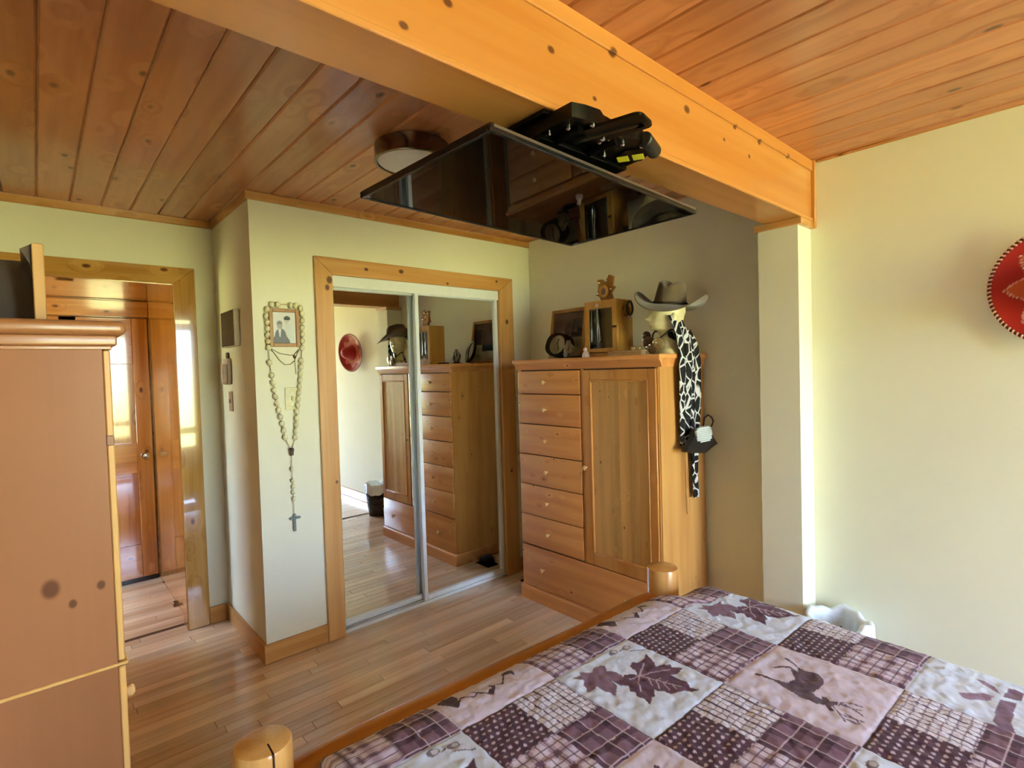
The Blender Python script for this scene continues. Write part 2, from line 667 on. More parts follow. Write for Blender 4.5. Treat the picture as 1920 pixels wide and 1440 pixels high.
struct(MB().box(HX - 0.3, XR + 0.3, YF - 0.3, 5.2, -0.16, -0.05).build('light_stop_slab', M_GROOVE), 'unseen slab added under the floors to stop light leaks')  # unseen slab, added to keep sky light from leaking in below the walls
# --- hall beyond the doorway
hf = thing('floor_hall', 'hardwood strip floor of the hall', 'floor')
del hf['category']
struct(hf)
MB().box(HX - T, 0.70, YD + 0.12, 4.86, -0.05, -0.004).build('subfloor', M_GROOVE, hf)
plank_rows(hf, YD + 0.125, 4.78, HX, 0.64)
MB().box(DX0, DX1, YD + 0.088, YD + 0.122, -0.05, -0.002).build('threshold_gap', M_GROOVE, hf)
b = MB()
b.box(0.64, 0.70, YD + T, 4.80, -0.03, 2.06, 0)
struct(b.build('wall_hall_right', M_HALLZ), 'knotty pine side wall of the hall passage')
b = MB().box(HX - T, 0.76, YD + T, 4.92, 2.06, 2.12)
struct(b.build('ceiling_hall', M_HALLX), 'pine lining above the hall passage')
b = MB()
b.box(HX, -0.28, 4.76, 4.86, 0, 2.06)
b.box(0.635, 0.70, 4.76, 4.86, 0, 2.06)
b.box(-0.28, 0.64, 4.76, 4.86, 1.935, 2.06)
b.box(HX - T, 0.76, 4.86, 4.92, -0.05, 2.2)  # unseen backing added behind the hall door to stop daylight leaking through
b.box(0.70, 0.76, YD + T, 4.92, -0.05, 2.2)
struct(b.build('wall_hall_back', M_HALLX), 'pine boards above the hall door, with unseen light-stopping backing behind it')
b = MB()
b.box(HX - T, HX, YD + T, HY0, 0, 2.06)
b.box(HX - T, HX, HY1, 4.86, 0, 2.06)
b.box(HX - T, HX, HY0, HY1, 0, HZ0)
b.box(HX - T, HX, HY0, HY1, HZ1, 2.06)
struct(b.build('wall_hall_left', M_WALL), 'hall wall with a tall window')
# wainscot boards over the hall door
b = MB()
b.box(-0.28, 0.64, 4.735, 4.76, 1.94, 2.055, 0.004)
struct(b.build('trim_1', M_HALLX), 'knotty pine head board above the hall door')

# --- hall door (four panels)
dr = thing('door_1', 'glossy knotty pine panelled door at the end of the hall', 'door', (0.1, 4.74, 0.02))
del dr['category']
struct(dr)
dxa, dxb = -0.27, 0.63


def dbox(bm_, x0, x1, z0, z1, y0=4.735, y1=4.775, bv=0.003):
    bm_.box(x0, x1, y0, y1, z0, z1, bv)


for nm, x0, x1, z0, z1, mt in (('stile', dxb - 0.095, dxb, 0.035, 1.93, M_HALLZ), ('stile', dxa, dxa + 0.095, 0.035, 1.93, M_HALLZ), ('stile', 0.13, 0.225, 0.035, 1.93, M_HALLZ),
                           ('rail', dxa + .095, dxb - .095, 0.035, 0.28, M_HALLX), ('rail', dxa + .095, dxb - .095, 0.80, 1.025, M_HALLX), ('rail', dxa + .095, dxb - .095, 1.60, 1.93, M_HALLX)):
    b = MB()
    dbox(b, x0, x1, z0, z1)
    b.build(nm, mt, dr, world=True)
for x0, x1 in ((dxa + .095, 0.13), (0.225, dxb - .095)):
    for z0, z1 in ((0.28, 0.80), (1.025, 1.60)):
        b = MB()
        dbox(b, x0, x1, z0, z1, 4.752, 4.768, 0)
        b.prism([(x0 + .03, z0 + .03), (x1 - .03, z0 + .03), (x1 - .03, z1 - .03), (x0 + .03, z1 - .03)], 'y', 4.7425, 4.756)
        b.build('panel', M_HALLZ, dr, world=True)
kn = MB()
kn.lathe([(0.0, 0), (0.026, 0.0), (0.026, 0.006), (0.011, 0.010), (0.010, 0.03), (0.022, 0.038), (0.027, 0.05), (0.022, 0.062), (0.0, 0.066)], 20,
         Matrix.Translation((0.585, 4.735, 0.925)) @ Matrix.Rotation(PI / 2, 4, 'X'))
kn.build('knob', M_SILVER, dr, 'polished metal door knob', world=True)
MB().box(-0.27, 0.63, 4.74, 4.775, 0.002, 0.034).build('shadow_gap', M_BLACK, dr, world=True)

# --- doorway lining and casing
b = MB()
b.box(DX1, DX1 + 0.028, YD - 0.002, YD + T + 0.004, 0, DZ + 0.03)
b.box(DX0 - 0.028, DX0, YD - 0.002, YD + T + 0.004, 0, DZ + 0.03)
struct(b.build('trim_2', M_HALLZ), 'pine jambs of the doorway')
b = MB().box(DX0, DX1, YD - 0.002, YD + T + 0.004, DZ, DZ + 0.03)
struct(b.build('trim_3', M_HALLX), 'pine head lining of the doorway')
ZDC = 2.128


def mitred(prefix, x0, x1, xi0, xi1, zt, zi, y0, y1, mx_, mz_, lbl, b2=0.0):
    o1 = MB().prism([(x0, 0), (xi0, 0), (xi0, zi), (x0, zt)], 'y', y0, y1).build(prefix[0], mz_)
    o2 = MB().prism([(xi1, 0), (x1, 0), (x1, zt), (xi1, zi)], 'y', y0, y1).build(prefix[1], mz_)
    o3 = MB().prism([(xi0, zi), (xi1, zi), (x1, zt), (x0, zt)], 'y', y0, y1).build(prefix[2], mx_)
    for o, l in zip((o1, o2, o3), lbl):
        struct(o, l)
        md = o.modifiers.new('bevel', 'BEVEL')
        md.width = 0.004
        md.segments = 2


M_DCASZ = wood('door_casing_z', '#cf9d55', '#b07a34', 'z', 0.10, knot_cell=0.12, knot_r=0.12, coat=1.0, coat_r=0.03, tint=0.03)
M_DCASX = wood('door_casing_x', '#cf9d55', '#b07a34', 'x', 0.10, knot_cell=0.12, knot_r=0.12, coat=1.0, coat_r=0.03, tint=0.03)
mitred(('trim_4', 'trim_5', 'trim_6'), DX0 - 0.115, 0.727, DX0 + 0.004, DX1 + 0.002, ZDC, DZ + 0.004, YD - 0.02, YD, M_DCASX, M_DCASZ,
       ('pine casing of the doorway behind the armoire', 'glossy pine casing at the open side of the doorway', 'pine head casing over the doorway'))
# --- closet casing
M_CCZ = wood('closet_casing_z', '#dca765', '#c4873f', 'z', 0.35, knot_cell=0.55, knot_r=0.04, coat=0.25, tint=0.02,
             spots=((1.237, YC - .02, 2.005, .017), (1.223, YC - .02, 1.962, .013), (2.535, YC - .02, 1.82, .014), (2.54, YC - .02, 0.75, .012), (1.235, YC - .02, 0.88, .008)))
M_CCX = wood('closet_casing_x', '#dca765', '#c4873f', 'x', 0.35, knot_cell=0.55, knot_r=0.04, coat=0.25, tint=0.02,
             spots=((1.46, YC - .02, 2.085, .010), (1.69, YC - .02, 2.095, .013), (2.03, YC - .02, 2.05, .008), (2.45, YC - .02, 2.10, .009)))
mitred(('trim_7', 'trim_8', 'trim_9'), C0, C1, O0, O1, ZCAS, ZOP, YC - 0.02, YC, M_CCX, M_CCZ,
       ('pine casing beside the rosary', 'pine casing beside the wardrobe', 'knotty pine head casing over the mirror doors'))
# closet lining and tracks
b = MB()
b.box(O0 - 0.02, O0, YC, YC + T + 0.02, 0, ZOP + .02)
b.box(O1, O1 + 0.02, YC, YC + T + 0.02, 0, ZOP + .02)
b.box(O0, O1, YC, YC + T + 0.02, ZOP, ZOP + .02)
struct(b.build('trim_10', M_TRIMZ), 'pine lining of the closet opening')
b = MB()
b.box(O0, O1, YC - 0.006, YC + 0.004, 1.972, ZOP, 0.002)
b.box(O0, O1, YC + 0.004, YC + 0.09, 2.012, ZOP)
b.box(O0, O1, YC + 0.032, YC + 0.037, 1.985, 2.012)
struct(b.build('trim_11', M_WHITE), 'white head track of the sliding mirror doors')
b = MB()
b.box(O0, O1, YC + 0.004, YC + 0.09, 0, 0.008, 0.001)
b.box(O0, O1, YC + 0.004, YC + 0.010, 0.008, 0.020, 0.001)
b.box(O0, O1, YC + 0.040, YC + 0.046, 0.008, 0.018, 0.001)
struct(b.build('trim_12', M_ALU), 'white metal floor track of the sliding mirror doors')

# --- ceiling trim, baseboards
def trimbox(name, mat, lbl, *a):
    b = MB()
    b.box(*a, 0.003)
    return struct(b.build(name, mat), lbl)


trimbox('trim_13', M_TRIMX, 'pine strip under the ceiling above the closet', XA - 0.015, XR, YC - 0.015, YC, ZTR, H)
trimbox('trim_14', M_TRIMY, 'pine strip under the ceiling on the alcove side wall', XA - 0.015, XA, YC, YD, ZTR, H)
trimbox('trim_15', M_TRIMX, 'pine strip under the ceiling over the doorway', XL, XA - 0.015, YD - 0.015, YD, ZTR, H)
trimbox('trim_16', M_TRIMY, 'thin pine strip under the ceiling above the sombrero', XR - 0.010, XR, YF, YB0 - 0.02, H - 0.012, H)
BB = 0.098
trimbox('baseboard_back', M_TRIMX, 'pine baseboard under the rosary', XA - 0.015, C0, YC - 0.015, YC, 0, BB)
trimbox('baseboard_back_corner', M_TRIMX, 'pine baseboard between closet and corner', C1, XR, YC - 0.015, YC, 0, BB)
trimbox('baseboard_alcove', M_TRIMY, 'pine baseboard of the alcove side wall', XA - 0.015, XA, YC, YD - 0.015, 0, BB)
trimbox('baseboard_doorway', M_TRIMX, 'pine baseboard next to the doorway casing', 0.727, XA - 0.015, YD - 0.015, YD, 0, BB)
trimbox('baseboard_right', M_TRIMY, 'pine baseboard under the sombrero', XR - 0.015, XR, YF, YK0 - 0.015, 0, BB)
trimbox('baseboard_right_rear', M_TRIMY, 'pine baseboard behind the wardrobe', XR - 0.015, XR, YK1, YC - 0.015, 0, BB)
trimbox('baseboard_column', M_TRIMY, 'pine baseboard around the column', XCOL - 0.015, XCOL, YK0 - .015, YK1, 0, BB)
trimbox('baseboard_column_side', M_TRIMX, 'pine baseboard on the window side of the column', XCOL, XR, YK0 - .015, YK0, 0, BB)
trimbox('baseboard_left', M_TRIMY, 'pine baseboard behind the armoire', XL, XL + 0.015, YF, YD - .015, 0, BB)

# --- ceiling planks
cei = thing('ceiling', 'varnished knotty pine plank ceiling', 'ceiling')
del cei['category']
struct(cei)
MB().box(XL - T, XR + T, YF - T, YD + T, H + 0.018, H + 0.10).build('ceiling_deck', M_CGROOVE, cei)
CW = 0.1292


def cplank(L_, w):
    ch = 0.0065
    a, c = L_ / 2, w / 2 - 0.0004
    vs, fs = [], []
    for s in (-a, a):
        vs += [(-c, s, 0.016), (-c, s, ch), (-c + ch, s, 0), (c - ch, s, 0), (c, s, ch), (c, s, 0.016)]
    for i in range(5):
        fs.append((i, i + 1, i + 7, i + 6))
    fs += [(5, 0, 6, 11), (0, 1, 2, 3, 4, 5), (11, 10, 9, 8, 7, 6)]
    return MB().add(vs, fs).mesh('plank', M_CEIL, smooth=False)


near = cplank(YB0 - YF, CW)
far = cplank(YD - YB1, CW)
xk = 0.17 - 7 * CW
while xk < XR:
    w = CW
    cx = xk + CW / 2
    sx = 1.0
    if xk + CW > XR:
        w = XR - xk
        cx = xk + w / 2
        sx = w / CW
    if xk < XL:
        w = xk + CW - XL
        cx = XL + w / 2
        sx = w / CW
    if w > 0.005:
        inst('plank', near, cei, (cx, (YB0 + YF) / 2, H), scale=(sx, 1, 1))
        inst('plank', far, cei, (cx, (YD + YB1) / 2, H), scale=(sx, 1, 1))
    xk += CW

# --- beam
bmh = thing('ceiling_beam', 'boxed pine ceiling beam carrying the television', 'beam')
del bmh['category']
struct(bmh)
MB().box(XL, XR, YB0, YB1, ZB, H, 0.002).build('beam_board', M_BEAM, bmh)
MB().box(XL, XR - 0.02, YB0 - 0.007, YB0 + 0.004, ZB - 0.001, ZB + 0.016, 0.003).build('edge_strip', M_BEAM, bmh)
MB().box(XL, XR - 0.02, YB0 - 0.008, YB0 + 0.002, H - 0.05, H, 0.003).build('top_strip', M_BEAM, bmh)
MB().box(XR - 0.022, XR, YB0 - 0.016, YB0 + 0.004, ZB - 0.03, H, 0.002).build('end_strip', M_TRIMZ, bmh)
MB().box(XCOL - 0.014, XR, YK0 - 0.020, YK1 + 0.014, ZB - 0.032, ZB - 0.001, 0.002).build('cap_board', M_TRIMY, bmh)

# ================================================================== CLOSET MIRROR DOORS
def mirror_door(label, x0, x1, y):
    t = thing('mirrored_closet_door', label, 'closet door', ((x0 + x1) / 2, y, 0.021), group='sliding mirror doors')
    z0, z1, sw, d = 0.021, 1.988, 0.026, 0.014
    MB().box(x0, x0 + sw, y - d, y + d, z0, z1, 0.003).build('stile', M_ALU, t, world=True)
    MB().box(x1 - sw, x1, y - d, y + d, z0, z1, 0.003).build('stile', M_ALU, t, world=True)
    MB().box(x0 + sw, x1 - sw, y - d, y + d, z0, z0 + 0.030, 0.003).build('rail', M_ALU, t, world=True)
    MB().box(x0 + sw, x1 - sw, y - d, y + d, z1 - 0.022, z1, 0.003).build('rail', M_ALU, t, world=True)
    MB().box(x0 + sw, x1 - sw, y + 0.002, y + 0.006, z0 + 0.030, z1 - 0.022).build('mirror', M_MIRROR, t, 'mirror glass', world=True)
    return t


mirror_door('mirrored sliding closet door nearer the rosary, behind its neighbour', O0 + 0.002, 1.835, YC + 0.056)
mirror_door('mirrored sliding closet door next to the wardrobe, in the front track', 1.795, O1 - 0.002, YC + 0.020)

# ================================================================== WARDROBE
WF, WBK, WY0, WY1 = 2.330, 2.768, 1.512, 2.552
wd = thing('wardrobe', 'pine wardrobe with seven drawers and one panelled door beside the mirror', 'wardrobe', (2.555, 2.032, 0))
b = MB().box(WF, WBK, WY0, WY0 + 0.022, 0.06, 1.50)
b.build('side_panel', M_WARD_DIM, wd, world=True)
b = MB().box(WF, WBK, WY1 - 0.022, WY1, 0.06, 1.50)
b.build('side_panel', M_WARD_Z, wd, world=True)
MB().box(WBK - 0.008, WBK, WY0 + .022, WY1 - .022, 0.06, 1.50).build('back_panel', M_WARD_Z, wd, world=True)
MB().box(WF + .004, WBK - .01, WY0 + .022, WY1 - .022, 0.07, 1.48).build('carcass_core', M_GROOVE, wd, world=True)
MB().box(WF - 0.030, WBK + 0.002, WY0 - 0.026, WY1 + 0.026, 1.512, 1.537, 0.006, seg=2).build('top_board', M_WARD_Y, wd, world=True)
# cove moulding under the top
b = MB()
b.prism([(WF - 0.024, 1.512), (WF + .002, 1.512), (WF + .002, 1.472), (WF - 0.002, 1.472), (WF - 0.008, 1.492)], 'y', WY0 - 0.02, WY1 + 0.02)
b.prism([(WY0 - 0.020, 1.512), (WY0 + .002, 1.512), (WY0 + .002, 1.472), (WY0 - .003, 1.472), (WY0 - 0.008, 1.492)], 'x', WF, WBK)
b.prism([(WY1 + 0.020, 1.512), (WY1 + 0.008, 1.492), (WY1 + .003, 1.472), (WY1 - .002, 1.472), (WY1 - .002, 1.512)], 'x', WF, WBK)
b.build('cornice', M_WARD_Y, wd, world=True)
# plinth
b = MB()
b.prism([(WF - 0.018, 0), (WF - 0.018, 0.078), (WF - 0.002, 0.092), (WF + .004, 0.092), (WF + .004, 0)], 'y', WY0 - 0.012, WY1 + 0.012)
b.box(WF, WBK, WY0 - 0.012, WY0, 0, 0.085, 0.002)
b.box(WF, WBK, WY1, WY1 + 0.012, 0, 0.085, 0.002)
b.build('plinth', M_WARD_Y, wd, world=True)


def knob_mesh(name, mat, s=1.0):
    b = MB()
    b.lathe([(0.0055 * s, 0), (0.0055 * s, 0.012 * s), (0.0125 * s, 0.018 * s), (0.0145 * s, 0.025 * s), (0.010 * s, 0.031 * s), (0.002 * s, 0.033 * s)], 16)
    return b.mesh(name, mat)


KM = knob_mesh('knob', M_KNOB)


def wloc(p):
    return (p[0] - 2.555, p[1] - 2.032, p[2])


def drawer(y0, y1, z0, z1, knobs):
    d = MB().box(WF - 0.014, WF + 0.006, y0, y1, z0, z1, 0.004, seg=2).build('drawer', M_WARD_Y, wd, world=True)
    for (ky, kz) in knobs:
        inst('knob', KM, d, wloc((WF - 0.013, ky, kz)), (0, -PI / 2, 0))
    return d


zb_ = [1.466, 1.322, 1.132, 0.940, 0.748, 0.553, 0.360]
for i in range(6):
    z1_, z0_ = zb_[i] - 0.002, zb_[i + 1] + 0.003
    drawer(2.026, WY1 - 0.006, z0_, z1_, [(2.300, (z0_ + z1_) / 2)])
drawer(WY0 + 0.008, WY1 - 0.006, 0.097, 0.354, [(2.353, 0.225), (1.72, 0.225)])
MB().box(WF - 0.004, WF + .006, 2.006, 2.024, 0.357, 1.47, 0.001).build('divider', M_WARD_Z, wd, world=True)
MB().box(WF - 0.006, WF + .006, WY0, WY0 + 0.008, 0.092, 1.47).build('front_stile', M_WARD_Z, wd, world=True)
# door
dy0, dy1, dz0, dz1 = WY0 + 0.010, 2.003, 0.360, 1.464
dp = MB().box(WF - 0.013, WF + .006, dy0, dy0 + 0.046, dz0, dz1, 0.003)
dp.box(WF - 0.013, WF + .006, dy1 - 0.052, dy1, dz0, dz1, 0.003)
dp.box(WF - 0.013, WF + .006, dy0 + 0.046, dy1 - 0.052, dz0, dz0 + 0.066, 0.003)
dp.box(WF - 0.013, WF + .006, dy0 + 0.046, dy1 - 0.052, dz1 - 0.056, dz1, 0.003)
door = dp.build('door', M_WARD_Z, wd, world=True)
py0, py1, pz0, pz1 = dy0 + 0.046, dy1 - 0.052, dz0 + 0.066, dz1 - 0.056
b = MB()
for (a0, a1, c0, c1) in ((py0, py0 + .009, pz0, pz1), (py1 - .009, py1, pz0, pz1), (py0 + .009, py1 - .009, pz0, pz0 + .009), (py0 + .009, py1 - .009, pz1 - .009, pz1)):
    b.box(WF - 0.0165, WF - 0.002, a0, a1, c0, c1, 0.003)
b.v = [tuple(Vector(v) - Vector((2.555, 2.032, 0))) for v in b.v]
b.build('bead_moulding', M_WARD_Z, door)
ns = 6
for k in range(ns):
    a0 = py0 + .008 + (py1 - py0 - .016) * k / ns
    a1 = py0 + .008 + (py1 - py0 - .016) * (k + 1) / ns
    b = MB().box(WF - 0.005 - 2.555, WF + 0.003 - 2.555, a0 + .0002 - 2.032, a1 - .0002 - 2.032, pz0 + .008, pz1 - .008, 0.0004)
    b.build('stave', M_STAVE, door)
inst('knob', KM, door, wloc((WF - 0.012, 1.985, 0.912)), (0, -PI / 2, 0))

# ================================================================== THINGS ON THE WARDROBE
ZW = 1.537


def print_mesh(name, w, h, nx, ny, fn, mat):
    """flat print in local x (0..w), z (0..h), facing -y; fn(u,v)->rgb hex tuple in sRGB 0..255"""
    vs = [((i / (nx - 1) - .5) * w, 0, j / (ny - 1) * h) for j in range(ny) for i in range(nx)]
    fs = [(j * nx + i, j * nx + i + 1, (j + 1) * nx + i + 1, (j + 1) * nx + i) for j in range(ny - 1) for i in range(nx - 1)]
    me = bpy.data.meshes.new(name)
    me.from_pydata(vs, [], fs)
    ca = me.color_attributes.new('Col', 'FLOAT_COLOR', 'POINT')
    dat = []
    for j in range(ny):
        for i in range(nx):
            r_, g_, b_ = fn(i / (nx - 1), j / (ny - 1))
            for c in (r_, g_, b_):
                c = c / 255
                dat.append(c / 12.92 if c <= 0.04045 else ((c + 0.055) / 1.055) ** 2.4)
            dat.append(1)
    ca.data.foreach_set('color', dat)
    me.materials.append(mat)
    return me


M_PRINT = vcol_mat('photo_print', 0.35, spec=0.4)
M_FRAMEW = wood('frame_wood', '#b9863f', '#96642a', 'z', 0.4, knot_cell=2, knot_r=0.01, tint=0.03)


def frame_box(mb, w, h, bw, d, bev=0.002):
    """picture frame: local x width centred, z 0..h, front face at y=-d"""
    mb.box(-w / 2, -w / 2 + bw, -d, 0, 0, h, bev)
    mb.box(w / 2 - bw, w / 2, -d, 0, 0, h, bev)
    mb.box(-w / 2 + bw, w / 2 - bw, -d, 0, 0, bw, bev)
    mb.box(-w / 2 + bw, w / 2 - bw, -d, 0, h - bw, h, bev)


def framed(name, label, cat, loc, rot, w, h, bw, d, fmat, fn, nx=40, ny=48, group=None):
    t = thing(name, label, cat, loc, rot, group)
    b = MB()
    frame_box(b, w, h, bw, d)
    b.build('frame', fmat, t)
    b = MB().box(-w / 2 + bw * .6, w / 2 - bw * .6, -d * .30, -d * .1, bw * .6, h - bw * .6)
    b.build('backing', M_FRAMEW, t)
    me = print_mesh('photo', w - 2 * bw + .004, h - 2 * bw + .004, nx, ny, fn, M_PRINT)
    inst('photo', me, t, (0, -d * .45, bw - .002))
    return t


def ph_dim(u, v):
    n = math.sin(u * 9 + v * 4) * math.sin(v * 11 - u * 5)
    if v > 0.42:
        base = (88 + 14 * n, 62 + 10 * n, 56 + 9 * n)
        if u > 0.62 and v < 0.85:
            base = (52, 34, 32)
    else:
        base = (150 + 20 * n, 138 + 18 * n, 104 + 15 * n)
        if v > 0.25 and u < 0.55:
            base = (52, 60, 62)
    return base


# frames facing the bed (local -y looks to world -x)
FACE = -PI / 2
framed('picture_frame', 'wood framed photograph leaning on the wall at the wardrobe corner', 'picture frame', (2.700, 2.47, ZW), (math.radians(-9), 0, FACE),
       0.315, 0.345, 0.022, 0.018, M_FRAMEW, ph_dim)

# black photo frame with an oval photo
bf = thing('oval_photo_frame', 'black photo frame with a grey oval photo on the wardrobe corner', 'picture frame', (2.585, 2.455, ZW + .012), (math.radians(-16), math.radians(14), FACE + .25))
n_ = 40
b = MB()
outer = [(0.10 * math.copysign(abs(math.cos(2 * PI * k / n_)) ** .75, math.cos(2 * PI * k / n_)), 0.082 + 0.082 * math.copysign(abs(math.sin(2 * PI * k / n_)) ** .75, math.sin(2 * PI * k / n_))) for k in range(n_)]
inner = [(-.018 + 0.055 * math.cos(2 * PI * k / n_), 0.084 + 0.066 * math.sin(2 * PI * k / n_)) for k in range(n_)]
vs = [(x, -0.016, z) for x, z in outer] + [(x, -0.016, z) for x, z in inner] + [(x, 0, z) for x, z in outer] + [(x, -.006, z) for x, z in inner]
fs = []
for k in range(n_):
    q = (k + 1) % n_
    fs += [(k, q, n_ + q, n_ + k), (k, 2 * n_ + k, 2 * n_ + q, q), (n_ + k, n_ + q, 3 * n_ + q, 3 * n_ + k)]
fs.append(tuple(range(2 * n_, 3 * n_)))
b.add(vs, fs)
b.build('frame', M_BLACK, bf)


def ph_oval(u, v):
    c = 168 + 14 * math.sin(u * 7 + v * 5)
    d = abs((u - .55) - .10 * math.sin(v * 7)) < .045 and .25 < v < .8
    return (70, 64, 58) if d else (c, c * .95, c * .84)


me = print_mesh('photo', 0.112, 0.134, 26, 30, ph_oval, M_PRINT)
inst('photo', me, bf, (-.018, -0.0075, 0.017))
b = MB()
b.box(-.02, .02, .0, .006, .03, .12, .002)
b.build('strut', M_BLACK, bf)
# silvery ornament piece at its side
orn = thing('glass_ornament', 'grey crumpled glass ornament beside the oval photo frame', 'ornament', (2.555, 2.315, ZW))
b = MB()


def crag(u, v):
    a = 2 * PI * u
    rr = (0.034 + 0.008 * math.sin(3 * a + 9 * v) + .005 * math.sin(7 * a - 5 * v)) * (0.35 + .9 * math.sin(PI * min(v * 1.02, .98)) * (1 - .45 * v))
    return (rr * math.cos(a) * .7, rr * math.sin(a), 0.115 * v + .004 * math.sin(5 * a))


b.grid(crag, 20, 14, True)
b.f.append(tuple(range(19, -1, -1)))
b.f.append(tuple(13 * 20 + k for k in range(20)))
b.build('ornament_body', plain('smoked_glass', '#8e887a', 0.12, var=0.5, scale=40, coat=0.5), orn)
MB().lathe([(0.04, 0), (0.042, 0.004), (0.03, 0.012)], 20).build('base', M_BLACK, orn)
# black lace tray
tr = thing('black_tray', 'flat black oval tray lying by the jewellery cabinet', 'tray', (2.50, 2.205, ZW))
b = MB().lathe([(0.05, 0), (0.062, 0.008), (0.060, 0.010), (0.046, 0.004), (0.0, 0.0035)], 28, Matrix.Scale(0.7, 4, Vector((1, 0, 0))), cap1=False)
b.build('dish', M_BLACK, tr)
b = MB().tube([(0.043 * math.cos(a) * .7, 0.062 * math.sin(a), .011) for a in np.linspace(0, 2 * PI, 33)[:-1]], .0022, 6, True)
b.build('rim', plain('pewter', '#6d6a66', .3, metal=.8), tr)

# jewellery cabinet
jx0, jx1, jy0, jy1, jz1 = 2.450, 2.600, 1.852, 2.088, 1.862
jc = thing('jewellery_cabinet', 'small pine jewellery cabinet with dark glass door and hanging chains', 'jewellery box', ((jx0 + jx1) / 2, (jy0 + jy1) / 2, ZW))
M_JEW = wood('jewel_pine', '#dca653', '#c58a38', 'z', 0.35, knot_cell=.4, knot_r=.04, tint=.03)
b = MB()
b.box(jx0 + .012, jx1, jy0, jy0 + .014, ZW, jz1, .002)
b.box(jx0 + .012, jx1, jy1 - .014, jy1, ZW, jz1, .002)
b.box(jx0 + .012, jx1, jy0 + .014, jy1 - .014, ZW, ZW + .03, .002)
b.box(jx0 + .012, jx1, jy0 + .014, jy1 - .014, jz1 - .016, jz1, .002)
b.box(jx1 - .008, jx1, jy0 + .014, jy1 - .014, ZW + .03, jz1 - .016)
b.build('case', M_JEW, jc, world=True)
b = MB()
b.box(jx0, jx0 + .011, jy0, jy0 + .034, ZW + .028, jz1, .002)
b.box(jx0, jx0 + .011, jy1 - .034, jy1, ZW + .028, jz1, .002)
b.box(jx0, jx0 + .011, jy0 + .034, jy1 - .034, ZW + .028, ZW + .05, .002)
b.box(jx0, jx0 + .011, jy0 + .034, jy1 - .034, jz1 - .045, jz1, .002)
jd = b.build('door', M_JEW, jc, world=True)
jo = Vector(((jx0 + jx1) / 2, (jy0 + jy1) / 2, ZW))


def loc_build(b_, o_, name, mat, parent, label=None):
    b_.v = [tuple(Vector(v) - o_) for v in b_.v]
    return b_.build(name, mat, parent, label)


M_DARKGL = plain('dark_glass', '#0e1110', 0.03, var=0.1, coat=1.0)
loc_build(MB().box(jx0 + .004, jx0 + .007, jy0 + .03, jy1 - .03, ZW + .045, jz1 - .04), jo, 'pane', M_DARKGL, jd)
loc_build(MB().box(jx0 - .006, jx0, jy0 + .003, jy0 + .030, 1.70, 1.712, .001), jo, 'latch', plain('dark_latch', '#3a1c10', .4), jd)
b = MB().prism([(jx0 - .004, ZW), (jx0 - .004, ZW + .020), (jx0 + .010, ZW + .028), (jx0 + .012, ZW)], 'y', jy0, jy1)
b.build('base_drawer', M_JEW, jc, world=True)
# chains hooked on the door
for nm, yc_, pts in (('silver_necklace', 1.985, [(0, 0), (.002, -.09), (.003, -.16), (.000, -.20), (-.008, -.212), (-.016, -.20), (-.014, -.15), (-.006, -.07), (0, 0)]),
                     ('fine_necklace', 2.026, [(0, -.02), (-.001, -.1), (0, -.2), (.006, -.205), (.006, -.1), (0, -.02)])):
    t_ = thing(nm, 'silver chain necklace hanging in a loop over the dark cabinet glass' if nm[0] == 's' else 'thin chain hanging at the edge of the dark cabinet glass', 'necklace', (jx0 - .007, yc_, 1.83))
    MB().tube([(0, y, z) for y, z in pts], .0022 if nm[0] == 's' else .0010, 6).build('chain', M_SILVER, t_)
    MB().cyl((-.001, 0, -.002), (.007, 0, -.002), .003, n=8).build('hook', M_SILVER, t_)
    if nm[0] == 's':
        bb2 = MB()
        for k in range(5):
            a = 2 * PI * k / 5
            bb2.ball((-.004, .007 * math.cos(a), .004 + .007 * math.sin(a)), .005, 8, 6)
        bb2.build('charm', plain('pale_charm', '#d6c3b4', .3), t_)
# flower cut-out with a ring on top of the cabinet
fl = thing('wooden_flower_ornament', 'carved wooden butterfly ornament with a round hole on top of the jewellery cabinet', 'ornament', (2.505, 1.965, jz1))
bp_ = [(-.028, 0), (.055, 0), (.040, .045), (.070, .075), (.052, .085), (.062, .135), (.028, .150), (.000, .108), (-.022, .128), (-.058, .130), (-.050, .092), (-.058, .050), (-.072, .042), (-.045, .030)]
b = MB().prism([(-y, z) for y, z in bp_], 'x', -.008, .006)
wg = b.build('wings', wood('ornament_wood', '#a8702c', '#7d4d1b', 'z', .3, knot_cell=1, knot_r=.01, tint=.02), fl, smooth=False)
b = MB().tube([(-.012, .010 + .026 * math.cos(a), .056 + .029 * math.sin(a)) for a in np.linspace(0, 2 * PI, 29)[:-1]], .0085, 8, True)
b.build('ring', M_JEW, fl)
MB().lathe([(0.0, 0), (.020, 0), (.020, .003), (0, .003)], 20, Matrix.Translation((-.009, .010, .056)) @ Matrix.Rotation(-PI / 2, 4, 'Y'), False, False).build('dial', plain('plum_dial', '#8a6a60', .25), fl)
for (y, z, r) in ((-.042, .066, .009), (.040, .112, .008), (.052, .050, .008), (-.012, .118, .007)):
    MB().ball((-.010, y, z), (.004, r, r), 10, 6).build('stud', M_SILVER, fl)
